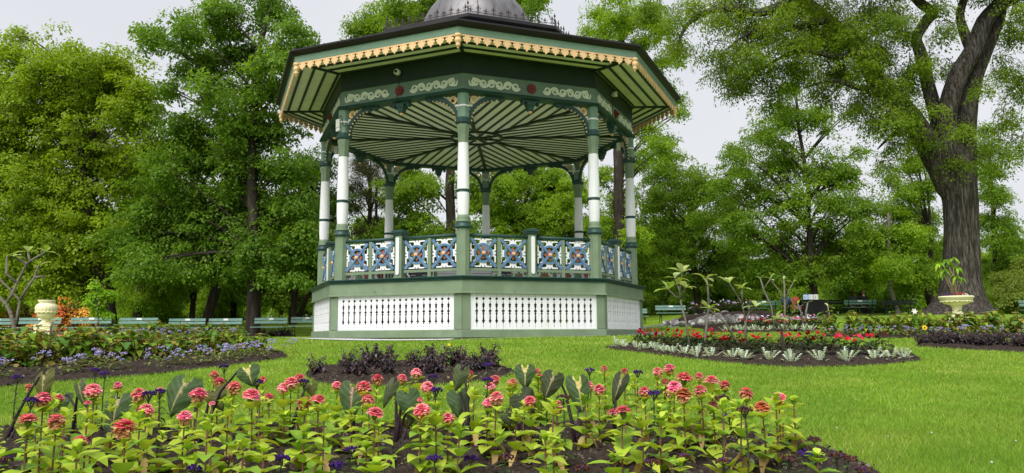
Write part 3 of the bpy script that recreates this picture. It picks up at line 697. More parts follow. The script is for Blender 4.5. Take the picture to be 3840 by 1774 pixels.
# ------------------------------------------------------------------ trees
def leaves_np(P, D, U, L, Wd, col, r):
    """diamond leaves: P base, D direction, U upper side, L length, Wd width, col colour (N,3)"""
    n = len(P); D = D / np.linalg.norm(D, axis=1, keepdims=True)
    S = np.cross(D, U); S /= np.linalg.norm(S, axis=1, keepdims=True) + 1e-9
    Nn = np.cross(S, D)
    V = np.zeros((n, 4, 3)); mid = P + D * (L * .45)[:, None]; up = Nn * (Wd * .12)[:, None]
    V[:, 0] = P; V[:, 1] = mid + S * (Wd / 2)[:, None] + up; V[:, 2] = P + D * L[:, None] - Nn * (L * .12)[:, None]; V[:, 3] = mid - S * (Wd / 2)[:, None] + up
    return V.reshape(-1, 3), np.repeat(col, 4, 0)
def crown_mesh(lobes, r, leaf=.13, dens=1., cols=((.05, .13, .012), (.085, .19, .02)), droop=.5, flat=.8, spray=.42, aspect=.62, extra=None):
    """lobes: list of (centre, radius). Each lobe holds drooping sprays of separate leaves."""
    Ps, Ds, Us, Ls, Cs = [], [], [], [], []
    c0, c1 = np.array(cols[0]), np.array(cols[1])
    for c, rad in lobes:
        c = np.array(c); ns = max(4, int(52 * (rad / 1.2) ** 1.9 * dens)); lc = r.random()
        d = r.normal(size=(ns, 3)); d /= np.linalg.norm(d, axis=1, keepdims=True)
        q = c + d * rad * (r.random(ns) ** .6 * np.where(r.random(ns) < .22, 1.45, 1.0))[:, None] * np.array([1, 1, .85])
        for k in range(ns):
            m = int(62 * (spray / .42) ** 1.5 * (.13 / leaf) ** 1.0 * (.7 + .6 * r.random())); a = r.random(m) * 2 * np.pi; rr = spray * (.65 + .7 * r.random()) * np.sqrt(r.random(m))
            o = np.stack([np.cos(a) * rr, np.sin(a) * rr, r.normal(0, spray * flat * .32, m) - droop * rr ** 2 / spray * .8], -1)
            tilt = d[k] * .35; o[:, 2] -= (o[:, 0] * tilt[0] + o[:, 1] * tilt[1]) * .8
            out = np.stack([np.cos(a), np.sin(a), -.45 - .5 * r.random(m)], -1) + r.normal(0, .45, (m, 3))
            up = np.array([0, 0, 1.]) + d[k] * .5 + r.normal(0, .38, (m, 3))
            t = np.clip(.5 * lc + .35 * r.random() + .3 * r.random(m) - .1, 0, 1)[:, None]
            Ps.append(q[k] + o); Ds.append(out); Us.append(up); Ls.append(leaf * (.65 + .7 * r.random(m))); Cs.append((c0 * (1 - t) + c1 * t) * (.85 + .3 * r.random((m, 1))))
    P, D, U, L, Cc = map(np.concatenate, (Ps, Ds, Us, Ls, Cs))
    V, col = leaves_np(P, D, U, L, L * aspect, Cc, r)
    Q = np.arange(len(V)).reshape(-1, 4); nq = len(Q)
    if extra is not None:
        Q = np.concatenate([Q, np.array(extra.f) + len(V)]); V = np.concatenate([V, np.array(extra.v)]); col = np.concatenate([col, np.ones((len(extra.v), 3)) * .05])
    me = npmesh('crown', V, Q, col)
    if extra is not None:
        mi = np.zeros(len(Q), np.int32); mi[nq:] = 1; me.polygons.foreach_set('material_index', mi)
    return me
def wob(p, q, n, amp, r):
    p, q = Vector(p), Vector(q); out = []
    o = Vector((0, 0, 0))
    for i in range(n + 1):
        t = i / n; o = o + Vector((r.uniform(-1, 1), r.uniform(-1, 1), r.uniform(-.6, .6))) * amp / n
        out.append(p.lerp(q, t) + o * math.sin(math.pi * t) * 1.6)
    return out
def limbs(mb, trunk, lobes, r, r0, up=.8, twigs=3, rmin=.018, base_frac=.25):
    """a limb from the trunk to each lobe, with twigs inside it"""
    tl = [Vector(p) for p in trunk]; n = len(tl)
    for c, rad in lobes:
        c = Vector(c); best = None
        for i in range(int(n * base_frac), n):
            cost = (tl[i] - c).length + max(0, tl[i].z - (c.z - (c - tl[i]).to_2d().length * up)) * 2.2
            if best is None or cost < best[0]: best = (cost, i)
        a = tl[best[1]]; L = (c - a).length
        mid = a.lerp(c, .55) + Vector((0, 0, .12 * L)) + Vector((r.uniform(-1, 1), r.uniform(-1, 1), r.uniform(-1, 1))) * .07 * L
        pts = []
        for k in range(7):
            t = k / 6; pts.append(a * (1 - t) ** 2 + mid * 2 * t * (1 - t) + c * t * t)
        ra = min(r0 * .36, max(rmin * 1.3, .010 * L + .010 * rad + .012))
        mb.tube(pts, [ra * (1 - .78 * k / 6) for k in range(7)], 6, cap=False)
        for _ in range(twigs):
            e = c + Vector((r.uniform(-1, 1), r.uniform(-1, 1), r.uniform(-.5, .9))) * rad * .85
            mb.tube(wob(pts[4 if r.random() < .5 else 5], e, 3, .15 * rad, r), [rmin, rmin * .8, rmin * .6, rmin * .3], 4, cap=False)
def trunk_tube(mb, path, radii, flare=1.5, n=14, seed=0):
    P = [Vector(p) for p in path]; base = P[0]; r0 = radii[0]
    pts = [base - Vector((0, 0, .25)), base + (P[1] - base) * .02, base + (P[1] - base) * .08, base + (P[1] - base) * .2] + P[1:]
    rad = [r0 * flare * 1.15, r0 * flare, r0 * (1 + (flare - 1) * .45), r0 * (1 + (flare - 1) * .12)] + list(radii[1:])
    o = len(mb.v); mb.tube(pts, rad, n)
    r = random.Random(seed)          # buttress roots and knobbly bark
    for i in range(o, len(mb.v)):
        k = (i - o) % n; lvl = (i - o) // n; c = pts[min(lvl, len(pts) - 1)]
        f = 1 + (.16 * math.sin(k * 2 * math.pi / n * 4 + seed) * max(0, 1 - lvl / 3)) + r.uniform(-.04, .04)
        v = Vector(mb.v[i]); v = c + (v - c) * f; mb.v[i] = tuple(v)
def tree_px(name, label, base, d, trunk_px, lobes_px, seed, tr=(.3, .1), cols=None, leaf=.13, dens=1., group='trees of the park', bark='bark', spread=1.6, droop=.5, flare=1.5, spray=.42, extra=(), twigs=3, dgrow=0, up=.8, bf=.2):
    """tree drawn from its outline in the photo but given its own depth: trunk points (px,py), lobes (px,py,r px)"""
    r = np.random.default_rng(seed); rr = random.Random(seed)
    b = on(base, d); root = thing(name, label, 'tree', b, 0, group)
    path = [Vector((0, 0, 0))] + [W(x, y, d + (rr.uniform(-.3, .3) if i else 0)) - b for i, (x, y) in enumerate(trunk_px)]
    n = len(path); fine = []; rad = []
    for i in range(n - 1):
        for k in range(4):
            t = k / 4; fine.append(path[i].lerp(path[i + 1], t) + (Vector((rr.uniform(-1, 1), rr.uniform(-1, 1), 0)) * .04 if i + k else Vector((0, 0, 0)))); rad.append(tr[0] + (tr[1] - tr[0]) * (i + t) / (n - 1))
    fine.append(path[-1]); rad.append(tr[1])
    lobes = []
    for x, y, pr in lobes_px:
        for rep_ in range(2 if spread else 1):
            dd = d + (rr.uniform(-1, 1) * spread if rep_ == 0 else rr.uniform(.2, 1.6) * spread) + dgrow
            lobes.append((W(x + rr.uniform(-.25, .25) * pr * rep_, y + rr.uniform(-.2, .2) * pr * rep_, dd) - b, pr / F * d * (.95 if rep_ == 0 else .8)))
    mb = MB(); trunk_tube(mb, fine, rad, flare, 14, seed); limbs(mb, fine, lobes, rr, tr[0], twigs=twigs, up=up, base_frac=bf)
    for path2, ra in extra:
        pts = [W(x, y, d + dz) - b for x, y, dz in path2]; mb.tube(pts, [ra * (1 - .6 * k / (len(pts) - 1)) for k in range(len(pts))], 8)
    link('trunk', mb.mesh('trunk', True), M[bark], root)
    link('crown', crown_mesh(lobes, r, leaf, dens, cols or ((.045, .125, .012), (.085, .20, .02)), droop, spray=spray), M['leaf'], root)
    return root

GREEN = ((.078, .165, .014), (.18, .31, .026)); YEL = ((.155, .245, .010), (.30, .42, .02)); MIDG = ((.10, .195, .013), (.21, .33, .020)); BRI = ((.135, .25, .012), (.27, .41, .02)); DARK = ((.050, .10, .014), (.095, .18, .022))
tree_px('maple_tree', 'wide yellow-green maple with a leaning trunk behind the cream vase', 432, 36, [(400, 1110), (345, 960), (320, 760), (300, 560), (290, 330)],
    [(30, 330, 170), (60, 560, 200), (150, 420, 190), (280, 330, 170), (410, 330, 160), (500, 430, 150), (330, 520, 200), (100, 750, 210), (300, 720, 200), (470, 640, 150), (80, 950, 190), (250, 930, 170), (400, 880, 150),
     (40, 190, 80), (290, 220, 110), (440, 240, 100), (150, 250, 100), (-150, 500, 230), (-150, 800, 230), (60, 130, 45), (540, 330, 70), (560, 560, 80), (180, 1060, 110), (0, 1080, 110)], 3, (.42, .12), YEL, .15, .62, spray=.46)
tree_px('linden_tree', 'tall dark green linden with drooping leafy sprays beside the bandstand', 960, 34, [(955, 1000), (948, 800), (945, 600), (950, 400), (965, 220), (1000, 80)],
    [(590, 140, 70), (690, 115, 100), (850, 60, 120), (1000, 30, 120), (1110, 120, 80), (760, 230, 120), (900, 200, 120), (1040, 220, 110), (820, 360, 110), (950, 350, 120), (1070, 330, 90), (690, 480, 110), (900, 480, 130), (1040, 480, 110),
     (750, 600, 130), (620, 640, 110), (930, 640, 140), (1080, 620, 110), (560, 770, 120), (720, 760, 140), (880, 780, 130), (1040, 800, 130), (1130, 760, 90), (490, 890, 110), (640, 900, 130), (800, 920, 130), (950, 930, 130), (1080, 940, 110),
     (700, 1010, 70), (560, 990, 80), (880, 1015, 75), (1000, 1010, 60), (1150, 900, 90), (1110, 1040, 60), (480, 1000, 60), (640, 330, 55), (1160, 160, 40), (540, 110, 35)], 5, (.31, .09), GREEN, .15, .62, spray=.46)
tree_px('leaning_tree', 'thin dark tree leaning towards the linden, its trunk nearly black', 790, 43, [(815, 1060), (840, 940), (850, 760), (860, 600)], [(800, 800, 110), (900, 720, 110), (740, 900, 100), (860, 560, 100), (780, 1010, 60), (930, 900, 90)], 7, (.28, .14), GREEN, .15, .8)
tree_px('shade_tree', 'straight dark-trunked tree between the linden and the maple, far behind the benches', 735, 47, [(735, 1050), (730, 880), (720, 600)], [(700, 850, 120), (640, 960, 110), (760, 760, 120), (600, 800, 120), (720, 1040, 60), (660, 1060, 70), (560, 700, 120), (700, 560, 120)], 9, (.17, .10), MIDG, .15, .8)
tree_px('twin_trunk_tree', 'dark tree with a forked low trunk emerging beside the bandstand base', 1108, 45, [(1105, 1080), (1108, 960), (1120, 800), (1130, 600)], [(1110, 760, 110), (1180, 640, 100), (1060, 860, 90), (1180, 860, 100), (1200, 960, 90), (1250, 760, 100), (1130, 950, 60)], 11, (.21, .12), DARK, .15, .9, extra=[([(1120, 1190, 0), (1150, 1120, 0), (1190, 1060, 0), (1240, 1010, 0)], .17)])
tree_px('weeping_tree', 'light green weeping tree whose fronds sweep down to the grass by the far bench', 530, 48, [(530, 1080), (535, 900), (540, 760)], [(520, 820, 90), (560, 880, 80), (500, 930, 80), (560, 980, 80), (600, 1060, 70), (560, 1110, 70), (620, 1140, 60), (640, 1170, 40), (490, 1030, 60), (460, 1120, 40), (520, 1160, 50)], 13, (.3, .14), BRI, .11, 1.1, droop=1.3)
tree_px('pine_tree', 'sparse brownish pine with two thin dark trunks seen through the bandstand', 1385, 46, [(1387, 1000), (1385, 800), (1388, 620)],
    [(1380, 640, 60), (1340, 690, 40), (1430, 680, 45), (1370, 740, 55), (1440, 760, 45), (1330, 780, 35), (1400, 830, 45), (1350, 860, 40), (1440, 850, 35), (1310, 700, 30), (1390, 570, 50), (1350, 600, 45), (1430, 600, 45)], 15, (.2, .09), ((.045, .055, .018), (.09, .10, .03)), .07, .8, extra=[([(1408, 1190, 0), (1410, 900, 0), (1412, 650, 0)], .14)], twigs=6)
tree_px('tall_tree', 'very tall tree rising behind the bandstand dome', 1690, 41, [(1690, 950), (1688, 700), (1690, 400), (1690, 150), (1700, -100)],
    [(1340, 110, 60), (1400, 75, 70), (1480, 30, 90), (1560, 40, 90), (1450, 110, 60), (1530, 110, 60), (1380, 140, 35), (1640, -40, 120), (1780, -60, 120), (1930, -30, 90), (1990, 20, 55), (1900, 60, 60), (2020, -20, 50), (1600, 700, 90), (1500, 730, 90), (1560, 830, 90), (1760, 690, 80), (1470, 850, 70), (1640, 860, 60), (1780, 860, 60), (1530, 640, 70)], 17, (.30, .16), MIDG, .14, .75)
tree_px('lime_tree', 'bright yellow-green tree filling the back opening of the bandstand', 1960, 58, [(1960, 1000), (1965, 850), (1975, 700)], [(1880, 700, 90), (1960, 660, 100), (2060, 690, 100), (1900, 800, 90), (2000, 790, 100), (2100, 800, 90), (1880, 880, 70), (2080, 880, 80), (1980, 880, 80), (2160, 720, 80), (1800, 760, 60), (2200, 850, 80)], 19, (.28, .14), BRI, .16, 1.)
tree_px('oak_tree', 'tall tree with a dark ivy-clad trunk just beyond the narrow face of the bandstand', 2325, 43, [(2322, 950), (2318, 700), (2322, 450), (2325, 250), (2330, 60)],
    [(2240, 50, 60), (2320, 70, 90), (2420, 50, 90), (2270, 120, 60), (2400, 160, 70), (2480, 110, 60), (2470, 230, 50), (2540, 200, 50), (2500, 320, 40), (2540, 380, 45), (2420, 480, 60), (2480, 560, 100), (2560, 420, 30), (2380, 600, 80), (2250, 660, 60), (2330, 760, 80), (2260, 830, 70), (2380, 880, 80), (2200, 110, 30), (2310, -20, 80), (2240, 940, 60)], 21, (.36, .18), BRI, .13, .6)
tree_px('maple_tree', 'leafy green tree with a long bare dark branch next to the bandstand gutter end', 2610, 50, [(2600, 1000), (2590, 850), (2580, 700)], [(2480, 640, 110), (2570, 700, 130), (2450, 760, 120), (2660, 700, 100), (2420, 890, 130), (2590, 860, 140), (2740, 780, 100), (2520, 980, 120), (2680, 960, 120), (2400, 1030, 90), (2620, 1060, 80), (2760, 900, 90), (2760, 640, 60)], 23, (.26, .13), MIDG, .15, .45)
tree_px('maple_tree', 'conical mid green maple with open sky gaps, nearest tree to the waste bin', 3050, 43, [(3046, 1050), (3035, 900), (3030, 700), (3000, 500), (2985, 350)],
    [(2960, 420, 100), (2870, 500, 90), (3070, 450, 80), (2770, 580, 80), (2930, 600, 120), (3080, 640, 110), (3180, 640, 80), (2840, 700, 120), (2990, 760, 130), (3150, 770, 110), (3260, 780, 70), (2780, 850, 110), (2930, 920, 120), (3110, 900, 120), (3240, 900, 90), (2850, 1010, 90), (3010, 1010, 90), (3170, 1010, 90), (2700, 700, 60), (2640, 800, 60), (3190, 420, 35), (3220, 560, 35), (2960, 330, 50)], 25, (.24, .05), MIDG, .13, .60, extra=[([(3000, 780, 0), (3060, 720, 0), (3130, 690, 0), (3230, 710, 0)], .09)])
tree_px('small_tree', 'small forked tree behind the dark bench where two people sit', 3228, 50, [(3225, 1090), (3205, 1010), (3195, 900)], [(3180, 960, 80), (3260, 930, 80), (3130, 1000, 70), (3300, 1000, 70), (3220, 850, 70), (3250, 1050, 50)], 27, (.24, .12), BRI, .13, .9)
tree_px('young_tree', 'thin pale-stemmed young tree standing in front of the empty dark bench', 3345, 42, [(3340, 1080), (3335, 960), (3330, 800)], [(3330, 880, 80), (3390, 930, 70), (3290, 950, 70), (3350, 1000, 80), (3420, 860, 60), (3360, 780, 60)], 29, (.12, .06), BRI, .12, .9, bark='palebark')
tree_px('forked_tree', 'dark forked tree immediately beside the old elm trunk', 3480, 44, [(3478, 1080), (3480, 980), (3490, 880)], [(3440, 1000, 60), (3420, 900, 70), (3470, 820, 70), (3400, 1050, 60), (3420, 700, 60), (3390, 800, 60), (3440, 610, 60), (3400, 620, 50), (3440, 520, 45), (3480, 700, 70), (3450, 900, 80), (3390, 720, 60), (3360, 860, 60), (3340, 660, 40), (3480, 1040, 60)], 31, (.26, .16), MIDG, .12, .7)
tree_px('birch_tree', 'airy light green tree peeping out behind the elm trunk', 3735, 48, [(3735, 1050), (3725, 850), (3715, 600)], [(3700, 560, 45), (3740, 650, 40), (3710, 720, 55), (3760, 820, 45), (3730, 900, 60), (3790, 960, 60), (3740, 1020, 70), (3820, 1000, 50), (3700, 640, 50), (3750, 740, 50), (3780, 880, 60), (3690, 820, 50), (3820, 920, 50), (3700, 1080, 60), (3700, 480, 30)], 33, (.16, .08), MIDG, .12, .8)
tree_px('spreading_tree', 'low spreading pale green tree at the far edge beyond the elm', 3860, 45, [(3850, 1120), (3840, 1060)], [(3780, 1060, 60), (3850, 1030, 70), (3800, 1110, 70), (3880, 1100, 80), (3820, 1150, 50), (3900, 1000, 70)], 35, (.18, .1), ((.11, .17, .02), (.21, .27, .04)), .13, .9)

# the old elm: forked trunk, named limbs, hanging lace of small leaves
def elm():
    d = 26.; b = on(3600, d); root = thing('elm_tree', 'massive old elm with flared grey trunk forking into heavy limbs', 'tree', b, 0, 'trees of the park')
    w_ = lambda L, dz=0: [W(x, y, d + dz) - b for x, y in L]
    rr = random.Random(2)
    mb = MB(); n = 28
    lv = [(3600, 1215, 1.85), (3601, 1190, 1.40), (3602, 1160, .98), (3604, 1110, .71), (3606, 1040, .60), (3608, 950, .555), (3606, 850, .53), (3602, 760, .54), (3592, 690, .57), (3585, 630, .54), (3580, 570, .40), (3578, 530, .2)]
    o = len(mb.v); pts = [W(x, y, d) - b for x, y, r in lv]; pts[0].z = -.5
    mb.tube(pts, [r for *_, r in lv], n)
    for i in range(o, len(mb.v)):
        k = (i - o) % n; lvl = min((i - o) // n, len(pts) - 1); c = pts[lvl]; a = k * 2 * math.pi / n
        f = 1 + max(0, 1 - lvl / 4) * (.20 * math.sin(a * 5 + 1) + .1 * math.sin(a * 9)) + .03 * math.sin(a * 7 + lvl * .3) + rr.uniform(-.018, .018)
        v = Vector(mb.v[i]); mb.v[i] = tuple(c + (v - c) * f)
    link('trunk', mb.mesh('trunk', True), M['elmbark'], root)
    L = [([(3600, 800), (3556, 710), (3505, 590), (3415, 440), (3300, 320), (3222, 190), (3100, 75), (2990, -10), (2850, -80), (2760, -110)], [.1, .36, .42, .37, .32, .29, .25, .21, .12, .04], .02),
         ([(3580, 740), (3535, 600), (3520, 470), (3480, 320), (3452, 200), (3437, 140), (3480, 70), (3501, 48), (3430, -10), (3400, -120), (3380, -240)], [.15, .28, .26, .23, .21, .18, .19, .18, .16, .11, .03], .5),
         ([(3595, 760), (3562, 600), (3552, 500), (3557, 399), (3597, 279), (3653, 184), (3693, 80), (3757, 0), (3800, -110), (3810, -240)], [.2, .36, .33, .32, .32, .30, .28, .24, .16, .04], -.1),
         ([(3605, 820), (3618, 660), (3622, 500), (3645, 319), (3705, 160), (3749, 40), (3730, -110), (3640, -330)], [.25, .40, .34, .29, .26, .23, .16, .04], .4),
         ([(3650, 200), (3615, 120), (3600, 48), (3625, -60), (3560, -260)], [.22, .17, .14, .11, .03], -.1),
         ([(3700, 60), (3780, 10), (3860, -40), (3960, -160)], [.2, .16, .11, .03], 0.1),
         ([(2960, 10), (2847, 48), (2760, 30), (2680, 36), (2620, 60), (2568, 104), (2540, 180)], [.18, .14, .12, .11, .09, .07, .03], -1.0),
         ([(3300, 320), (3220, 330), (3120, 300), (3020, 330)], [.12, .09, .06, .03], -.9), ([(3415, 440), (3330, 520), (3290, 560)], [.09, .05, .02], -.9),
         ([(3222, 190), (3150, 215), (3020, 190), (2900, 230), (2800, 300)], [.13, .10, .08, .05, .02], -1.2), ([(3100, 75), (2960, 110), (2820, 120), (2720, 190)], [.12, .09, .06, .02], -.8)]
    for path, rad, dz in L:
        m = MB(); P = w_(path, dz); fine = []; fr = []
        for i in range(len(P) - 1):
            for k in range(3):
                t = k / 3; a0, a1, a2, a3 = P[max(i - 1, 0)], P[i], P[i + 1], P[min(i + 2, len(P) - 1)]
                fine.append(.5 * ((2 * a1) + (a2 - a0) * t + (2 * a0 - 5 * a1 + 4 * a2 - a3) * t * t + (3 * a1 - a0 - 3 * a2 + a3) * t ** 3)); fr.append(rad[i] + (rad[i + 1] - rad[i]) * t)
        fine.append(P[-1]); fr.append(rad[-1]); m.tube(fine, fr, 12); link('limb', m.mesh('limb', True), M['elmbark'], root)
    lp = [(2440, 40, 60), (2520, 70, 60), (2600, 30, 60), (2690, 60, 70), (2540, 150, 50), (2780, 60, 80), (2860, 110, 90), (2790, 190, 80), (2720, 270, 70), (2790, 320, 70), (2880, 260, 80), (2960, 160, 90), (3000, 260, 90), (2900, 350, 60), (2680, 190, 50),
          (3080, 170, 80), (3140, 260, 90), (3070, 340, 60), (3180, 120, 90), (3260, 210, 90), (3300, 320, 80), (3240, 390, 60), (3340, 430, 70), (3290, 470, 50), (3390, 500, 45), (3340, 60, 90), (3420, 250, 60), (3400, 330, 60), (3230, 30, 80), (3100, 40, 80), (2960, 40, 80),
          (3550, 120, 45), (3560, 260, 40), (3620, 470, 45), (3650, 560, 40), (3680, 330, 40), (3760, 250, 60), (3800, 140, 60), (3830, 330, 60), (3780, 450, 55), (3720, 520, 50), (3820, 540, 50), (3540, 500, 40), (3480, 230, 45), (3810, 40, 70), (3510, 30, 45), (3390, 120, 50), (3680, 600, 30), (3760, 590, 35), (3340, 560, 35), (3310, 620, 22), (3400, 420, 60), (3330, 340, 70), (3250, 230, 80), (3170, 140, 80), (3470, 540, 50), (3560, 600, 45), (3500, 400, 40), (3050, 110, 80), (2930, 60, 80)]
    lp += [(2750, -80, 110), (2900, -120, 120), (3050, -100, 120), (3200, -120, 120), (3350, -90, 110), (3480, -130, 120), (3600, -110, 110), (3720, -150, 120), (3850, -100, 120), (3980, -40, 110), (3150, -260, 130), (3320, -300, 140), (3500, -320, 140), (3680, -330, 140), (3850, -260, 130), (3420, -220, 120), (3620, -230, 120), (3000, -220, 110), (3560, -430, 120), (3950, 120, 90), (3960, 260, 80), (3980, -180, 100)]
    lobes = []
    for x, y, pr in lp:
        for q in range(2): lobes.append((W(x + rr.uniform(-.4, .4) * pr * q, y + rr.uniform(-.4, .4) * pr * q, d + rr.uniform(-2.4, 1.2)) - b, pr / F * d * .95))
    m = MB()
    for c, rad in lobes:
        for _ in range(4):
            e = c + Vector((rr.uniform(-1, 1), rr.uniform(-1, 1), rr.uniform(-1, .3))) * rad; m.tube(wob(c + Vector((rr.uniform(-.3, .3), 0, rad * .8)), e, 4, .3, rr), [.014, .011, .008, .006, .004], 4, cap=False)
    cr2 = crown_mesh(lobes, np.random.default_rng(8), .085, 1.05, ((.10, .18, .012), (.21, .31, .02)), .9, .7, .38, .5, extra=m)
    o = link('crown', cr2, M['leaf'], root); cr2.materials.append(M['elmbark'])
elm()

# wall of trees further back: three shapes, copied and turned
def back_tree(seed, cols, H, Wd, lab):
    r = np.random.default_rng(seed); rr = random.Random(seed); root = thing('park_tree', lab, 'tree', (0, 0, 0), 0, 'distant trees closing the park')
    lobes = []
    for k in range(26):
        z = H * (.22 + .75 * (k + .5) / 26); env = Wd * math.sin(math.pi * min(1, .18 + .8 * (z / H - .15))) ** .7
        a = rr.random() * 6.28; q = env * rr.uniform(.3, 1.) 
        lobes.append((Vector((math.cos(a) * q, math.sin(a) * q, z)), rr.uniform(1.0, 1.6)))
    mb = MB(); path = [Vector((0.02 * math.sin(k) , .05 * math.cos(k * 1.7), H * .85 * k / 8)) for k in range(9)]; trunk_tube(mb, path, [.26 - .022 * k for k in range(9)], 1.5, 10, seed)
    limbs(mb, path, lobes, rr, .3, twigs=2); link('trunk', mb.mesh('trunk', True), M['bark'], root)
    link('crown', crown_mesh(lobes, r, .22, .55, cols, .5, spray=.6), M['leaf'], root); return root
protos = [back_tree(41, MIDG, 11, 4.2, 'distant round-headed green tree closing the view at the back of the park'), back_tree(42, BRI, 9, 3.8, 'distant bright yellow-green tree closing the view at the back of the park'), back_tree(43, GREEN, 12.5, 4.0, 'distant tall dark green tree closing the view at the back of the park')]
first = [True] * 3; rr = random.Random(77)
for row, (d, x0, x1, stp, hs) in enumerate(((60, -48, 46, 5.6, .78), (72, -58, 58, 6.0, .82), (86, -66, 66, 6.4, .85))):
    x = x0
    while x < x1:
        k = rr.choice((0, 1, 2, 1)); 
        if x > 12: hs2 = hs * .70
        elif x < -16: hs2 = hs * 1.05
        else: hs2 = hs * .85
        o = protos[k] if first[k] else copy_tree(protos[k]); first[k] = False
        yy = d + rr.uniform(-3.5, 3.5); xx = x + rr.uniform(-1.5, 1.5); s_ = hs2 * rr.uniform(.85, 1.12)
        o.location = (xx, yy, T(xx, yy) - .1); o.rotation_euler.z = rr.random() * 6.28; o.scale = (s_ * 1.1, s_ * 1.1, s_); x += stp * rr.uniform(.85, 1.15)

# shrubs under the trees
def shrub(seed, cols, lab, wd, hgt, cat='shrub', leaf=.16):
    r = np.random.default_rng(seed); rr = random.Random(seed); root = thing('shrub', lab, cat, (0, 0, 0), 0, 'shrubs under the far trees')
    lobes = [(Vector((rr.uniform(-1, 1) * wd, rr.uniform(-.6, .6) * wd, hgt * rr.uniform(.15, .85))), rr.uniform(.6, 1.0)) for _ in range(14)]
    mb = MB()
    for c, rad in lobes: mb.tube(wob((c.x * .3, c.y * .3, -.1), c, 4, .3, rr), [.03, .025, .02, .015, .01], 5, cap=False)
    link('stems', mb, M['bark'], root); link('foliage', crown_mesh(lobes, r, leaf, .5, cols, .4, spray=.45), M['leaf'], root); return root
SHR = [shrub(61, BRI, 'bright green shrub among the trunks at the far side of the park', 1.9, 2.2), shrub(62, GREEN, 'dark green shrub among the trunks at the far side of the park', 2.1, 2.8), shrub(63, MIDG, 'mid green leafy shrub among the trunks at the far side of the park', 2.0, 1.8)]
f3 = [True] * 3
for row, (d, stp) in enumerate(((56, 4.4), (66, 4.2), (80, 4.4), (96, 5.))):
    x = -d * .72
    while x < d * .72:
        k = rr.choice((0, 1, 2)); yy = d + rr.uniform(-2.5, 2.5); skip = (-23 < x * 60 / d < -16) and row < 3
        if not skip:
            o = SHR[k] if f3[k] else copy_tree(SHR[k]); f3[k] = False
            o.location = (x, yy, T(x, yy) - .05); o.rotation_euler.z = rr.random() * 6.28; s_ = rr.uniform(.75, 1.25) * (1 + .15 * row); o.scale = (s_, s_, s_ * rr.uniform(.8, 1.3))
        x += stp * rr.uniform(.8, 1.2)

# ------------------------------------------------------------------ garden plants
VUP = Vector((0, 0, 1))
def jit(c, r, a=.12): 
    k = 1 + r.uniform(-a, a); return (c[0] * k * (1 + r.uniform(-a, a) * .5), c[1] * k, c[2] * k)
def adir(a, el=0): return Vector((math.cos(a) * math.cos(el), math.sin(a) * math.cos(el), math.sin(el)))
ZL = [(.37, .50, .040), (.30, .45, .03), (.46, .54, .06), (.20, .36, .035), (.42, .52, .05)]
def zinnia_foliage(seed, hgt, nodes, tuft=False):
    r = random.Random(seed); st, lf = MB(), MB(); st.col = (.17, .075, .055)
    st.tube([(0, 0, -.02), (r.uniform(-.008, .008), r.uniform(-.008, .008), hgt * .5), (0, 0, hgt)], [.0042, .0036, .003], 5)
    a0 = r.random() * 6.28
    for k in range(nodes):
        z = hgt * (.12 + .72 * k / max(1, nodes - 1)); L = (.115 - .010 * k) * r.uniform(.8, 1.2) * (hgt / .3) ** .4; a = a0 + k * 1.57 + r.uniform(-.3, .3)
        for s in (0, math.pi):
            lf.col = jit(r.choice(ZL), r); el = r.uniform(.2, 1.0)
            lf.leaf((0, 0, z), adir(a + s, el), VUP, L, L * .64, r.uniform(.15, .7), r.uniform(.2, .5), shape=(.3, .85, 1, .7, .0))
    for k in range(6 if tuft else 4):
        z = hgt * (1.0 if tuft else .86); a = k * 1.57 + r.uniform(-.3, .3); lf.col = jit(r.choice(ZL), r); L = (.055 if tuft else .045) * r.uniform(.8, 1.2); lf.leaf((0, 0, z - .006 * k), adir(a, r.uniform(.5, 1.3) if tuft else r.uniform(-.1, .7)), VUP, L, L * .5, .4, .35, shape=(.3, .85, 1, .7, .0))
    for k in range(2):
        a = r.random() * 6.28; lf.col = jit((.42, .30, .12), r); lf.leaf((0, 0, hgt * r.uniform(.1, .4)), adir(a, -.5), VUP, .06, .03, .9, .7, shape=(.3, .8, .9, .7, .2))
    return st.mesh('stem'), lf.mesh('leaves', True)
def zinnia_head(seed, pinks, faded):
    r = random.Random(seed); p, f = MB(), MB()
    for ring, (n, rad, z, el) in enumerate(((17, .035, .000, -.12), (16, .032, .005, .05), (14, .027, .009, .2), (11, .020, .013, .42), (7, .013, .015, .8))):
        for k in range(n):
            a = 6.283 * (k + .5 * (ring % 2)) / n + r.uniform(-.1, .1); p.col = jit(pinks[0] if r.random() < .6 else pinks[1], r, .18)
            p.leaf(adir(a) * .003 + VUP * z, adir(a, el + r.uniform(-.12, .2)), VUP, rad * r.uniform(.88, 1.08), .0145, .15, .25, shape=(.5, .9, 1, 1, .8))
    p.col = (.35, .12, .05); p.ball((0, 0, .016), .008, 7, 5)
    if faded:
        for ring, (n, L, z, el) in enumerate(((15, .031, -.002, -.45), (15, .027, -.006, -.85), (14, .024, -.012, -1.0), (12, .021, -.019, -1.05), (9, .016, -.025, -1.1))):
            for k in range(n):
                a = 6.283 * (k + .4 * ring) / n + r.uniform(-.2, .2); f.col = jit(r.choice(((.62, .34, .14), (.52, .27, .10), (.68, .44, .23), (.68, .32, .20))), r, .15)
                f.leaf(adir(a) * .009 + VUP * z, adir(a, el + r.uniform(-.3, .3)), adir(a, el + 1.57), L * r.uniform(.75, 1.1), .016, r.uniform(-.3, .3), .5, shape=(.5, 1, .95, .9, .6))
    f.col = (.12, .18, .03); f.lathe([(.003, -.03), (.010, -.022), (.013, -.008), (.008, -.001)], 8)
    return p.mesh('petals', True), f.mesh('faded_petals', True)
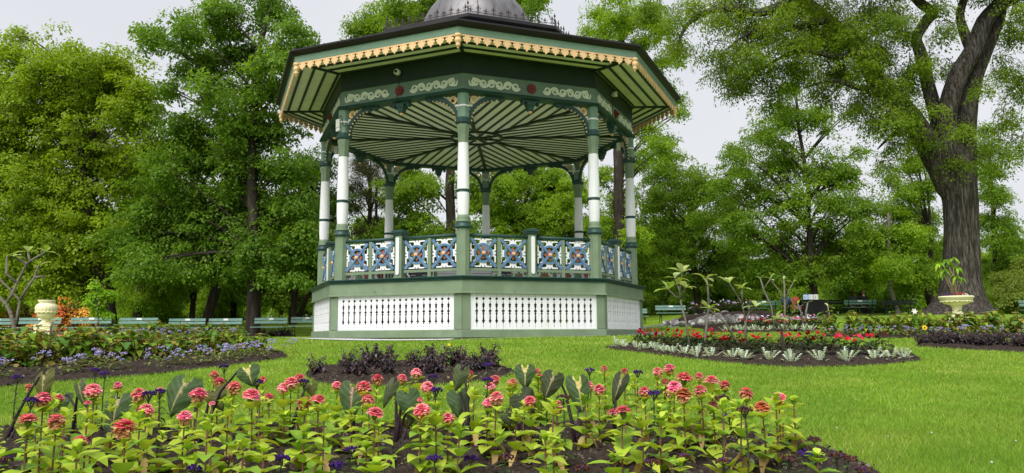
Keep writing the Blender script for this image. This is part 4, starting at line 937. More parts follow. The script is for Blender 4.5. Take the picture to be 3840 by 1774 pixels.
PINK = [((.86, .19, .26), (.93, .44, .46)), ((.86, .17, .31), (.93, .44, .52)), ((.84, .15, .22), (.92, .38, .39)), ((.88, .28, .30), (.94, .52, .50))]
FAD = [((.60, .16, .07), (.66, .28, .12)), ((.55, .27, .10), (.6, .32, .14))]
zh = [zinnia_head(100 + k, PINK[k % 4], True) for k in range(6)]; zfull = [zinnia_head(120 + k, PINK[k % 4], False) for k in range(3)]; ztan = [zinnia_head(130 + k, FAD[k], True) for k in range(2)]
zf = [zinnia_foliage(140 + k, .30, 5 + k % 2) for k in range(7)]; zs = [zinnia_foliage(160 + k, .30, 4 + k % 2, True) for k in range(6)]

# flower heads: x, y in the photo, width in tenths of a pixel-scale unit, look (p two-tone, f full pink, t faded tan, s small)
ZIN = '''108 1450 26 p;220 1492 35 p;163 1492 58 p;104 1575 62 f;213 1574 57 p;350 1461 57 p;330 1512 26 s;442 1444 30 p;522 1475 52 p;601 1463 28 p;550 1534 50 p;467 1598 72 p;302 1653 50 f;746 1477 60 p;693 1560 50 p;676 1503 30 t;804 1402 32 p;823 1430 38 p;878 1450 52 p;795 1514 22 s;944 1483 64 f;986 1422 28 p;1008 1488 36 p;1062 1452 40 p;1092 1431 44 p;1123 1417 40 p;1141 1508 50 p;1194 1499 52 f;1264 1444 36 p;1365 1450 56 p;1414 1419 42 p;1381 1497 46 p;1509 1417 36 p;1561 1395 38 p;1407 1549 58 f;1581 1536 57 p;1577 1501 26 s;1603 1448 45 p;1680 1565 45 p;1757 1397 32 p;1839 1448 36 p;1856 1420 34 p;1861 1488 50 p;1832 1510 42 p;1922 1433 36 p;1986 1501 42 p;2016 1390 24 p;2028 1413 24 f;2046 1429 26 p;2089 1520 48 p;2205 1443 37 p;2247 1457 42 p;2266 1380 24 p;2342 1390 24 p;2417 1467 46 p;2466 1392 37 p;2510 1380 40 p;2494 1429 28 p;2508 1469 34 t;2566 1418 60 f;2529 1450 52 f;2564 1476 56 t;2622 1408 30 p;2668 1429 54 f;2627 1462 46 p;2717 1441 38 p;2675 1516 36 p;2335 1543 60 f;2296 1546 32 f;2799 1471 48 p;2857 1525 52 t;2920 1490 46 p'''
EARBASE = [('A', 13, 1690), ('B', 264, 1690), ('C', 423, 1690), ('D', 744, 1699), ('E', 1066, 1700), ('F', 1330, 1705), ('G', 1480, 1695), ('H', 1753, 1708), ('I', 1960, 1695), ('J', 2170, 1697), ('K', 2300, 1690)]
EARDESC = {'A': 'corner elephant ear', 'B': 'fork-stalked elephant ear', 'C': 'broad drooping elephant ear', 'D': 'triple-leaved elephant ear', 'E': 'small curled elephant ear', 'F': 'pink-veined elephant ear',
           'G': 'ridged twin elephant ear', 'H': 'round grey-green elephant ear', 'I': 'cream-splashed elephant ear', 'J': 'tallest dark elephant ear', 'K': 'narrow folded elephant ear'}
def near_desc(px, py, what, used):
    k = min(EARBASE, key=lambda e: abs(e[1] - px) + abs(e[2] - 200 - py) * .2)
    side = 'left of' if px < k[1] - 25 else 'right of' if px > k[1] + 25 else ('in front of' if py > 1500 else 'behind')
    l = f'{what} just {side} the {EARDESC[k[0]]}'
    used.setdefault(l, []).append(None); return l
zrows = []
for t in ZIN.split(';'):
    x, y, w_, k = t.split(); zrows.append((int(x), int(y), int(w_), k))
used = {}
ZGROUP = 'zinnias of the front bed'
pend = []
for x, y, wpx, k in zrows:
    d = .068 * F / max(wpx, 26)
    r0 = .36; d0 = (.72 - r0) * F / ((y - 1254) + .0335 * F)
    d = min(4.55, max(2.35, .35 * d + .65 * d0)); 
    if k == 's': d = min(4.2, max(2.6, d0))
    p = W(x, y, d); g = T(p.x, p.y) + .015; hgt = p.z - g
    if hgt < .16: d = d0; p = W(x, y, d); g = T(p.x, p.y) + .015; hgt = p.z - g
    while hgt > .46 and d > 2.4: d *= .97; p = W(x, y, d); g = T(p.x, p.y) + .015; hgt = p.z - g
    look = {'p': 'pink zinnia over withered tan petals', 'f': 'full rose pink zinnia', 't': 'faded orange-tan zinnia', 's': 'small half-open pink zinnia'}[k]
    size = 'large ' if wpx > 55 else 'small ' if wpx < 34 and k != 's' else ''
    lab = near_desc(x, y, size + look, used); pend.append((lab, x))
    hd = rnd.choice(zh) if k == 'p' else rnd.choice(zfull) if k in 'fs' else rnd.choice(ztan); fo = rnd.choice(zf)
    o = thing('zinnia', lab, 'flower', (p.x, p.y, g), rnd.random() * 6.28, ZGROUP)
    s_, l_ = fo; q = link('stem', s_, M['stem'], o); q.scale = (1, 1, hgt / .30); q = link('leaves', l_, M['petal'], o); q.scale = (1.05, 1.05, hgt / .30)
    sz = min(1.2, max(.35, wpx * d / F / .066)); q = link('flower_head', hd[0], M['flower'], o, (0, 0, hgt)); q.scale = (sz,) * 3
    q.rotation_euler = (rnd.uniform(-.2, .35), rnd.uniform(-.25, .25), 0); e = link('faded_petals', hd[1], M['flower'], q)
    q['_'] = 0; del q['_']
    o['_px'] = x; o['_lab'] = lab
def fix_dupes(group):
    objs = [o for o in bpy.data.objects if o.get('group') == group and '_lab' in o]
    by = {}
    for o in objs: by.setdefault(o['_lab'], []).append(o)
    for lab, L in by.items():
        L.sort(key=lambda o: o['_px'])
        for i, o in enumerate(L):
            if len(L) > 1:
                a, b_ = lab.split(' just '); o['label'] = f'{a}, {nth(i)} {b_}'
            del o['_px']; del o['_lab']
fix_dupes(ZGROUP)

# flowerless zinnia shoots filling the bed
YG = 'leafy flowerless zinnia shoots of the front bed'
shoots = [(x, y) for x, y in scatter(BED['front'], 78, 21, .22) if y > 2.55 and abs(x) < y * .75 and edge_dist(np.array(x), np.array(y), BED['front']) > .12]
shoots += [(x, y) for x, y in scatter(BED['front'], 150, 22, .17) if 2.6 < y < 3.5 and -.72 < x / y < .34 and all((x - a) ** 2 + (y - b) ** 2 > .15 ** 2 for a, b in shoots)]
shoots.sort()
for i, (x, y) in enumerate(shoots):
    o = thing('zinnia_shoot', f'flowerless yellow-green zinnia shoot, {nth(i)} along the front bed from its left end', 'plant', (x, y, T(x, y) + .015), rnd.random() * 6.28, YG)
    hgt = rnd.uniform(.13, .30) if y > 3.4 else rnd.uniform(.17, .33); s_, l_ = rnd.choice(zs); q = link('stem', s_, M['stem'], o); q.scale = (1, 1, hgt / .30); q = link('leaves', l_, M['petal'], o); q.scale = (1.1, 1.1, max(.6, hgt / .30))

# elephant ears: leaf centre, width, height in px, roll, mode (g green, o olive back, d dark, e edge-on), vein colour
EARS = {'A': [(161, 1424, 74, 118, .2, 'o', 1)], 'B': [(216, 1500, 88, 105, -.2, 'g', 0), (299, 1461, 44, 108, .35, 'e', 1)], 'C': [(436, 1516, 98, 128, .05, 'g', 1), (418, 1596, 66, 90, .1, 'd', 0)],
        'D': [(680, 1457, 128, 156, -.25, 'g', 1), (806, 1479, 84, 92, .5, 'o', 0), (930, 1393, 88, 84, .4, 'g', 2)], 'E': [(1167, 1452, 46, 56, .2, 'o', 0)], 'F': [(1321, 1474, 106, 150, 0, 'g', 3)],
        'G': [(1530, 1492, 90, 112, .25, 'g', 0), (1464, 1462, 44, 110, -.4, 'e', 0), (1545, 1552, 44, 70, -.2, 'd', 0)], 'H': [(1726, 1404, 62, 96, -.3, 'e', 0), (1718, 1492, 90, 112, .05, 'g', 0)],
        'I': [(1969, 1393, 80, 92, 0, 'g', 2), (1964, 1492, 100, 100, .6, 'd', 0), (1900, 1555, 56, 64, .3, 'd', 0)], 'J': [(2070, 1424, 82, 116, -.35, 'd', 1), (2170, 1452, 90, 150, .1, 'g', 2)], 'K': [(2326, 1434, 58, 126, -.35, 'd', 1)]}
def ear_leaf(mb, vein, c, wd, ht, roll, mode, vcol, seed):
    r = random.Random(seed); c = Vector(c)
    cols = {'g': (.050, .088, .030), 'o': (.08, .085, .018), 'd': (.038, .050, .020), 'e': (.065, .085, .035)}; base = cols[mode]
    n, m = 26, 9                                      # rows from notch to tip, columns each side
    nrm = Vector((0, -1, .55 if mode != 'e' else .2)).normalized(); ax = Vector((math.sin(roll), 0, -math.cos(roll))); ax = (ax - nrm * ax.dot(nrm)).normalized(); sd = nrm.cross(ax)
    def P(t, u):
        # heart outline: t 0 (lobes) .. 1 (tip)
        hw = wd / 2 * (math.sin(math.pi * min(1, (t * .93 + .07)) ** .62) ** .8)
        y = (t - .36) * ht; x = u * hw
        y -= abs(u) ** 2 * ht * .05 * (1 - t) 
        if t < .25: 
            k = 1 - t / .25; x += math.copysign(wd * .10 * k * (1 - abs(u)), u) if u else 0
        dz = -.16 * wd * abs(u) ** 1.5 - .10 * ht * (t - .36) ** 2 * 4 + .030 * wd * math.sin(t * 17 + u * 3 + seed) * abs(u) + .06 * wd * math.sin(t * 5 + seed) * u
        return c + ax * y + sd * x + nrm * dz
    o = len(mb.v); idx = {}
    for i in range(n + 1):
        for j in range(-m, m + 1):
            t = i / n; u = j / m
            if vcol and abs(u) < .14 - .12 * t + (.14 if vcol == 2 and t < .4 else 0) * (1 - t) + r.uniform(-.04, .04) and .02 < t < .9: mb.col = jit({1: (.36, .30, .14), 2: (.55, .46, .16), 3: (.42, .24, .17)}[vcol], r, .2)
            else: mb.col = jit(base, r, .10)
            if abs(u) > .1 and (i + abs(j)) % 5 == 0: mb.col = tuple(x * 1.5 + .012 for x in mb.col)
            idx[i, j] = mb.vert(P(t, u))
    for i in range(n):
        for j in range(-m, m):
            if i < 5 and j in (-1, 0): continue       # the notch between the lobes
            mb.f.append([idx[i, j], idx[i, j + 1], idx[i + 1, j + 1], idx[i + 1, j]])
    return P(.2, 0)
for key, bx, by in EARBASE:
    if key not in EARS: continue
    g = G(bx, by); g.z += .01; nl = len(EARS[key])
    leafw = {'g': 'green', 'o': 'olive', 'd': 'dark', 'e': 'edge-on'}
    lab = EARDESC[key] + ' rising on dark stalks' + {'A': '', 'B': ' beside a pink zinnia'}.get(key, ' among the zinnias')
    o = thing('elephant_ear', lab, 'plant', g, 0, 'elephant ears of the front bed')
    for q, (x, y, w_, h_, roll, mode, vc) in enumerate(EARS[key]):
        d = g.y + rnd.uniform(-.12, .18); c = W(x, y, d) - g; mb = MB()
        at_ = ear_leaf(mb, None, c, w_ / F * d, h_ / F * d, roll, mode, vc, bx + q)
        link('leaf', mb.mesh('leaf', True), M['petal'], o)
        mb = MB(); mb.col = (.022, .010, .016); e = Vector((rnd.uniform(-.015, .015), rnd.uniform(-.015, .015), -.02))
        off = Vector((0, .02, -.004)); mid = e.lerp(at_, .62) + Vector(((at_.x - e.x) * -.18, .03, .05))
        mb.tube([e, e.lerp(mid, .5) + Vector((0, 0, .02)), mid, mid.lerp(at_, .6) + Vector((0, .01, .03)), at_ + off], [.0105, .009, .0065, .005, .004], 7); link('stalk', mb.mesh('stalk', True), M['stem'], o)
        if q == 0:
            mb = MB(); mb.col = (.022, .010, .016); mb.tube([e, e + Vector((.03, .01, .05)), e + Vector((.06, .02, .13))], [.011, .009, .004], 6); link('stalk', mb.mesh('stalk', True), M['stem'], o)

# heliotrope: purple and browned flower clusters
def helio(seed, hgt, brown):
    r = random.Random(seed); st, lf, fl = MB(), MB(), MB(); st.col = (.05, .06, .03)
    st.tube([(0, 0, -.02), (.005, .005, hgt * .6), (0, 0, hgt)], [.004, .0035, .003], 5)
    for k in range(13):
        z = hgt * (.08 + .8 * k / 12); a = k * 2.4 + r.uniform(-.3, .3); lf.col = jit(r.choice(((.05, .10, .03), (.07, .13, .035), (.10, .17, .04))), r); L = r.uniform(.045, .07) * (1 - .35 * k / 12)
        lf.leaf((0, 0, z), adir(a, r.uniform(-.1, .6)), VUP, L, L * .5, .4, .3, shape=(.15, .8, 1, .6, 0))
    P1 = ((.055, .018, .16), (.09, .03, .24), (.035, .014, .10)) if not brown else ((.10, .045, .025), (.16, .07, .03), (.07, .03, .03), (.07, .03, .12))
    for k in range(46):
        a = r.random() * 6.28; q = .034 * math.sqrt(r.random()); fl.col = jit(r.choice(P1), r, .2)
        fl.ball((q * math.cos(a), q * math.sin(a), hgt + .012 - q * q * 9 + r.uniform(-.005, .006)), r.uniform(.0035, .006), 5, 3)
    for k in range(7):
        a = k * .9; st.tube([(0, 0, hgt - .025), (.02 * math.cos(a), .02 * math.sin(a), hgt + .005)], .0016, 4)
    return st.mesh('stem'), lf.mesh('leaves', True), fl.mesh('flower_cluster', True)
HV = [helio(200 + k, .25, False) for k in range(3)]; HB = [helio(210 + k, .25, True) for k in range(3)]
HEL = '''66 1417 p;117 1505 p;357 1391 p;394 1402 p;557 1481 p;599 1472 p;726 1761 p;858 1728 b;841 1378 p;964 1435 p;1139 1435 p;1625 1417 p;1634 1466 p;1828 1371 p;1828 1428 p;1317 1690 p;1057 1723 p;1264 1750 p;1440 1739 b;1630 1721 p;1766 1725 p;1898 1717 b;2391 1399 p;2210 1390 p;2452 1478 p;2736 1562 p;2112 1495 b;2792 1539 b;2708 1497 b;2293 1734 b;2442 1737 b;2564 1716 b;2713 1734 b;3053 1651 b;3016 1704 p;3137 1711 b;2955 1722 b;3180 1722 b;20 1730 b;3230 1768 b;2180 1762 b'''
HG = 'heliotropes of the front bed'
for t in HEL.split(';'):
    x, y, k = t.split(); x, y = int(x), int(y); hh = .34 if y < 1560 else .15
    d = min(4.5, (.72 - hh) * F / ((y - 1254) + .0335 * F)); d = max(2.7, d)
    p = W(x, y, d); g = T(p.x, p.y) + .015; hgt = max(.1, p.z - g)
    lab = near_desc(x, y, 'deep purple heliotrope cluster' if k == 'p' else 'browned heliotrope cluster', {})
    if y > 1640: lab = lab.replace('cluster just ', 'low at the front just ')
    o = thing('heliotrope', lab, 'flower', (p.x, p.y, p.z - hgt), rnd.random() * 6.28, HG); v = rnd.choice(HV if k == 'p' else HB)
    for nm, me, mm in zip(('stem', 'leaves', 'flower_cluster'), v, (M['stem'], M['petal'], M['flower'])):
        q = link(nm, me, mm, o); q.scale = (1, 1, hgt / .25)
        if nm == 'flower_cluster': q.scale = (.85, .85, 1); q.location.z = hgt - .25
    o['_px'] = x; o['_lab'] = lab
fix_dupes(HG)

# ------------------------------------------------------------------ bedding plants
def begonia(seed):
    r = random.Random(seed); st, lf, fl = MB(), MB(), MB()
    for k in range(6):
        a = r.random() * 6.28; h_ = r.uniform(.20, .34); tip = Vector((math.cos(a) * .08, math.sin(a) * .08, h_)) * 1; st.col = (.20, .09, .03)
        st.tube([(0, 0, -.02), tip * .55, tip], [.006, .005, .004], 5)
        for q in range(6):
            t = .3 + .7 * q / 5; p = tip * t; b_ = a + q * 2.5 + r.uniform(-.5, .5); L = r.uniform(.08, .14); lf.col = jit(r.choice(((.13, .26, .02), (.19, .31, .025), (.27, .36, .035), (.08, .19, .03), (.10, .23, .035), (.30, .26, .05))), r)
            lf.leaf(p, adir(b_, r.uniform(-.2, .7)), VUP, L, L * .68, r.uniform(.3, .8), r.uniform(.1, .4), shape=(.5, 1, .95, .6, 0))
        if r.random() < .6:
            fl.col = jit((.80, .58, .45), r); 
            for q in range(4): fl.leaf(tip + VUP * .02, adir(q * 1.57, .3), VUP, .022, .02, .2, .2, shape=(.4, 1, 1, .8, .3))
    for k in range(14):
        a = r.random() * 6.28; q = r.uniform(.02, .13); lf.col = jit(r.choice(((.28, .22, .07), (.22, .24, .05), (.32, .20, .09))), r); lf.leaf((q * math.cos(a), q * math.sin(a), r.uniform(.03, .14)), adir(a, r.uniform(-.5, .5)), VUP, .07, .045, .5, .3)
    return (('stems', st.mesh('stems'), 'stem'), ('leaves', lf.mesh('leaves', True), 'petal'), ('blossoms', fl.mesh('blossoms', True), 'flower'))
def ageratum(seed):
    r = random.Random(seed); lf, fl = MB(), MB()
    for k in range(34):
        a = r.random() * 6.28; q = .10 * math.sqrt(r.random()); z = r.uniform(.02, .15); lf.col = jit(r.choice(((.13, .20, .03), (.18, .22, .045), (.24, .24, .07), (.09, .16, .035))), r); L = r.uniform(.035, .055)
        lf.leaf((q * math.cos(a), q * math.sin(a), z), adir(a, r.uniform(-.3, .7)), VUP, L, L * .7, .4, .2)
    for k in range(5):
        a = r.random() * 6.28; q = .12 * math.sqrt(r.random()); c = Vector((q * math.cos(a), q * math.sin(a), r.uniform(.12, .21)))
        for _ in range(8):
            fl.col = jit(r.choice(((.36, .33, .60), (.30, .27, .52), (.48, .44, .68))), r, .1); fl.ball(c + Vector((r.gauss(0, .014), r.gauss(0, .014), r.gauss(0, .006))), r.uniform(.005, .009), 6, 4, (1, 1, .9))
    return (('leaves', lf.mesh('leaves', True), 'petal'), ('blossoms', fl.mesh('blossoms', True), 'flower'))
def dusty(seed):
    r = random.Random(seed); lf = MB()
    for k in range(11):
        a = k * 2.4 + r.uniform(-.3, .3); el = r.uniform(.75, 1.35) if k > 3 else r.uniform(.3, .7); L = r.uniform(.12, .19) * (1 if k > 3 else .7); d = adir(a, el); lf.col = jit((.60, .68, .62), r, .08)
        b_ = Vector((math.cos(a) * .01, math.sin(a) * .01, 0)); lf.leaf(b_, d, VUP, L, .018, .12, .2, shape=(.5, .6, .8, 1, .4)); sd = d.cross(VUP).normalized()
        for t in (.4, .58, .74, .88):
            for s in (-1, 1): lf.leaf(b_ + d * L * t - VUP * (.12 * L * t * t), (d * .8 + sd * s * .9), VUP, .036 * (1.1 - .3 * t) * 1.2, .019, .2, .1, shape=(.4, .8, 1, .9, .4))
    return (('leaves', lf.mesh('leaves', True), 'petal'),)
def impatiens(seed, red=((.42, .010, .018), (.58, .03, .07)), nf=5):
    r = random.Random(seed); lf, fl = MB(), MB()
    for k in range(56):
        a = r.random() * 6.28; u = r.random(); q = .12 * math.sqrt(u); z = .02 + (.17 - 8 * q * q * .8) * r.random() ** .5; lf.col = jit(r.choice(((.022, .05, .018), (.035, .065, .022), (.05, .03, .022), (.06, .085, .03))), r); L = r.uniform(.06, .09)
        lf.leaf((q * math.cos(a), q * math.sin(a), max(.02, z)), adir(a + r.uniform(-.5, .5), r.uniform(-.2, .8)), VUP, L, L * .42, .5, .3, shape=(.1, .8, 1, .6, 0))
    for k in range(nf):
        a = r.random() * 6.28; q = .10 * math.sqrt(r.random()); c = Vector((q * math.cos(a), q * math.sin(a), r.uniform(.17, .23))); col = jit(r.choice(red), r, .1); n0 = adir(r.uniform(3.6, 5.8), r.uniform(.3, 1.3))
        s1 = n0.orthogonal().normalized(); s2 = n0.cross(s1)
        for j in range(5):
            b_ = j * 1.257; fl.col = jit(col, r, .06); fl.leaf(c, s1 * math.cos(b_) + s2 * math.sin(b_) + n0 * .15, n0, .024, .026, .05, .05, shape=(.3, .9, 1, .9, .4))
    return (('leaves', lf.mesh('leaves', True), 'petal'), ('blossoms', fl.mesh('blossoms', True), 'flower'))
def purple(seed, tall=.28):
    r = random.Random(seed); st, lf = MB(), MB(); st.col = (.03, .015, .025)
    for k in range(15):
        a = k * .8 + r.uniform(-.3, .3); tip = Vector((math.cos(a) * r.uniform(.03, .17), math.sin(a) * r.uniform(.03, .17), tall * r.uniform(.45, 1.0))); st.tube([(0, 0, -.02), tip * .5, tip], [.005, .004, .003], 4)
        for q in range(14):
            t = .15 + .85 * q / 13; b_ = q * 2.4 + r.random(); L = r.uniform(.06, .105) * (1.1 - .4 * t); lf.col = jit(r.choice(((.055, .042, .056), (.085, .070, .088), (.09, .055, .068), (.16, .145, .165), (.075, .042, .048))), r, .2)
            lf.leaf(tip * t, adir(b_, r.uniform(-.2, .9)), VUP, L, L * .5, .6, .3, shape=(.1, .8, 1, .55, 0))
    return (('stems', st.mesh('stems'), 'stem'), ('leaves', lf.mesh('leaves', True), 'petal'))
PROTO = {'begonia': [begonia(300 + k) for k in range(5)], 'ageratum': [ageratum(310 + k) for k in range(5)], 'dusty_miller': [dusty(320 + k) for k in range(5)], 'impatiens': [impatiens(330 + k, nf=2 + k) for k in range(5)],
         'purple': [purple(340 + k) for k in range(5)], 'white_impatiens': [impatiens(350 + k, ((.8, .75, .75), (.5, .4, .7), (.75, .3, .4)), 6) for k in range(3)]}
def plant(name, proto, cat, x, y, lab, group, s_=1., r=rnd):
    o = thing(name, lab, cat, (x, y, T(x, y) + .012), r.random() * 6.28, group); o.scale = (s_ * r.uniform(.9, 1.1),) * 2 + (s_ * r.uniform(.85, 1.15),)
    for nm, me, mm in r.choice(PROTO[proto]): link(nm, me, M[mm], o)
    return o
def row_between(pts, n, jx=.05, r=rnd):
    """n points along a line of photo ground points"""
    P = [G(*p) for p in pts]; L = [0]
    for a, b_ in zip(P, P[1:]): L.append(L[-1] + (b_ - a).length)
    out = []
    for k in range(n):
        t = L[-1] * (k + .5) / n
        for i in range(len(P) - 1):
            if L[i] <= t <= L[i + 1]:
                q = P[i].lerp(P[i + 1], (t - L[i]) / (L[i + 1] - L[i] + 1e-9)); out.append((q.x + r.uniform(-jx, jx), q.y + r.uniform(-jx, jx))); break
    return out
def plants(name, proto, cat, pts, fmt, group, s_=1.):
    pts = sorted(pts, key=lambda p: p[0] / p[1])
    for i, (x, y) in enumerate(pts): plant(name, proto, cat, x, y, fmt.format(nth(i)), group, s_ * (1.25 if group == 'begonias of the big bed' and x / y < -.48 else 1))
# bed in front of the bandstand: dark purple foliage
plants('purple_perilla', 'purple', 'plant', row_between([(1185, 1412), (1300, 1420), (1500, 1424), (1750, 1412), (1880, 1392)], 10, .1), 'dark purple leafy plant, {} in the front row of the bed before the bandstand', 'dark purple plants of the central bed', .82)
plants('purple_perilla', 'purple', 'plant', row_between([(1290, 1398), (1450, 1392), (1650, 1388), (1830, 1382)], 10, .12), 'taller dark purple plant, {} in the back row of the bed before the bandstand', 'dark purple plants of the central bed', 1.0)
# red and silver bed
plants('dusty_miller', 'dusty_miller', 'plant', row_between([(2285, 1306), (2420, 1320), (2600, 1341), (2800, 1359), (2950, 1367), (3150, 1366), (3330, 1359), (3430, 1350)], 19, .05), 'silver dusty miller, {} from the bandstand along the red flower bed', 'silver edging of the red flower bed', 1.22)
plants('red_impatiens', 'impatiens', 'flower', row_between([(2400, 1307), (2600, 1320), (2800, 1336), (3000, 1342), (3200, 1342), (3330, 1338)], 20, .07), 'red-flowered dark-leaved impatiens, {} in the row behind the silver edging', 'red impatiens of the middle bed', 1.28)
plants('red_impatiens', 'impatiens', 'flower', row_between([(2390, 1302), (2550, 1306), (2750, 1312), (2950, 1318), (3150, 1324)], 20, .1), 'red-flowered impatiens, {} in the back row round the bare-stemmed shrubs', 'red impatiens of the middle bed', 1.28)
# left bed
plants('ageratum', 'ageratum', 'flower', row_between([(-250, 1452), (0, 1432), (200, 1418), (400, 1404), (600, 1388), (800, 1368), (950, 1352), (1060, 1338)], 18, .24), 'mauve ageratum, {} along the dark soil edge of the big begonia bed', 'ageratum edging of the big begonia bed', 1.1)
plants('ageratum', 'ageratum', 'flower', row_between([(-150, 1432), (100, 1412), (400, 1390), (700, 1364), (900, 1346), (1030, 1330)], 10, .25), 'mauve ageratum, {} in the second row of the big begonia bed', 'ageratum edging of the big begonia bed', 1.1)
plants('begonia', 'begonia', 'plant', row_between([(-250, 1410), (0, 1400), (250, 1382), (500, 1364), (720, 1348), (900, 1333), (1000, 1326)], 24, .1), 'yellow-green begonia, {} in the front begonia row behind the ageratum', 'begonias of the big bed', .98)
plants('begonia', 'begonia', 'plant', row_between([(-250, 1376), (0, 1362), (300, 1348), (600, 1332), (850, 1316), (950, 1312)], 24, .14), 'leafy green begonia, {} in the middle begonia row of the big bed', 'begonias of the big bed', 1.0)
plants('begonia', 'begonia', 'plant', row_between([(-250, 1350), (0, 1336), (300, 1322), (550, 1312)], 16, .14), 'leafy begonia, {} in the back row of the big bed nearest the cream vase', 'begonias of the big bed', 1.0)
# strip behind it
plants('begonia', 'begonia', 'plant', row_between([(440, 1269), (640, 1271), (920, 1266)], 18, .15), 'small distant begonia, {} along the strip bed in front of the bench row', 'begonias of the far strip', 1.45)
plants('ageratum', 'ageratum', 'flower', row_between([(430, 1275), (640, 1278), (910, 1272)], 18, .08), 'small distant mauve ageratum, {} along the strip bed in front of the bench row', 'ageratum of the far strip', 1.2)
plants('purple_perilla', 'purple', 'plant', row_between([(935, 1262), (1090, 1261)], 9, .1), 'distant dark purple plant, {} in the clump ending the strip bed', 'purple clump of the far strip', 1.2)
# bed round the vase
plants('red_impatiens', 'impatiens', 'flower', row_between([(-100, 1298), (100, 1298), (300, 1300), (440, 1297)], 16, .15), 'red impatiens, {} in the round bed at the foot of the cream vase', 'red impatiens round the vase', 1.15)
plants('white_impatiens', 'white_impatiens', 'flower', row_between([(150, 1290), (300, 1290), (420, 1290)], 8, .1), 'white and mauve flowered plant, {} behind the red impatiens at the vase', 'pale flowers round the vase', 1.15)
plants('dusty_miller', 'dusty_miller', 'plant', row_between([(310, 1306), (380, 1306), (440, 1303), (475, 1299)], 6, .05), 'silver dusty miller, {} at the tip of the bed round the cream vase', 'silver plants at the vase bed', 1.5)
# beds to the right
plants('dusty_miller', 'dusty_miller', 'plant', row_between([(2705, 1246), (2850, 1246), (3060, 1243)], 13, .04), 'small silver dusty miller, {} along the far red bed', 'silver edging of the far red bed', 1.25)
plants('red_impatiens', 'impatiens', 'flower', row_between([(2760, 1240), (2900, 1239), (3080, 1238)], 16, .12), 'small dark red impatiens, {} in the far red bed', 'red impatiens of the far bed', 1.3)
plants('white_impatiens', 'white_impatiens', 'flower', row_between([(2800, 1234), (2950, 1233), (3090, 1232)], 14, .12), 'white and pink flowered plant, {} at the back of the far red bed', 'pale flowers of the far bed', 1.5)
plants('ageratum', 'ageratum', 'flower', row_between([(3090, 1264), (3300, 1268), (3520, 1265), (3840, 1268), (4100, 1274)], 26, .14), 'mauve ageratum, {} along the begonia bed under the elm', 'ageratum of the elm-side bed', 1.1)
plants('begonia', 'begonia', 'plant', row_between([(3110, 1257), (3300, 1260), (3540, 1258), (3840, 1261), (4100, 1266)], 26, .15), 'yellow-green begonia, {} in the front row of the bed under the elm', 'begonias of the elm-side bed', 1.25)
plants('begonia', 'begonia', 'plant', row_between([(3120, 1250), (3300, 1252), (3540, 1251), (3840, 1252), (4100, 1256)], 26, .2), 'yellow-green begonia, {} in the back row of the bed under the elm', 'begonias of the elm-side bed', 1.35)
plants('purple_perilla', 'purple', 'plant', row_between([(3440, 1298), (3560, 1301), (3700, 1306), (3840, 1311), (4050, 1320)], 18, .06), 'dark purple plant, {} in the dusky bed below the tazza', 'purple plants below the tazza', .85)
plants('purple_perilla', 'purple', 'plant', row_between([(3480, 1292), (3700, 1297), (3900, 1303), (4050, 1308)], 14, .08), 'dark purple plant, {} in the back row below the tazza', 'purple plants below the tazza', .9)

# one yellow black-eyed flower and a tall white-flowered plant by the tazza, a yellow flower before the bandstand
def single_flower(name, lab, px, py, d, col, petals, sz, leafy=12, eye=(.03, .015, .01)):
    p = W(px, py, d); g = T(p.x, p.y); hgt = p.z - g; o = thing(name, lab, 'flower', (p.x, p.y, g)); r = random.Random(px)
    st, lf, fl = MB(), MB(), MB(); st.col = (.06, .12, .03); st.tube([(0, 0, 0), (.01, 0, hgt * .6), (0, 0, hgt)], [.006, .005, .004], 5); link('stem', st, M['stem'], o)
    for k in range(leafy):
        a = k * 2.4; lf.col = jit((.13, .26, .03), r); lf.leaf((0, 0, hgt * (.15 + .7 * k / leafy)), adir(a, r.uniform(0, .7)), VUP, .10, .05, .5, .3)
    if leafy: link('leaves', lf, M['petal'], o)
    n0 = Vector((0, -1, .3)).normalized(); s1 = Vector((1, 0, 0)); s2 = n0.cross(s1)
    for j in range(petals):
        b_ = j * 6.283 / petals; fl.col = jit(col, r, .08); fl.leaf(n0 * .01 + VUP * hgt, s1 * math.cos(b_) + s2 * math.sin(b_) + n0 * .1, n0, sz, sz * .45, .02, .1, shape=(.4, .9, 1, .7, .1))
    fh = link('petals', fl.mesh('petals', True), M['flower'], o)
    if eye: e = MB(); e.col = eye; e.ball(Vector((0, -.015, hgt)), sz * .3, 8, 6); link('flower_eye', e, M['stem'], o)
single_flower('black_eyed_flower', 'single yellow black-eyed flower by the begonias left of the tazza', 3466, 1229, 14.6, (.85, .60, .03), 11, .055)
single_flower('white_flower', 'tall leafy plant with one white bloom left of the tazza', 3428, 1168, 16.5, (.82, .82, .70), 6, .07, 22, None)
single_flower('yellow_flower', 'lone small yellow bloom standing above the dark purple bed', 1684, 1293, 8.5, (.8, .65, .04), 5, .022, 3, None)

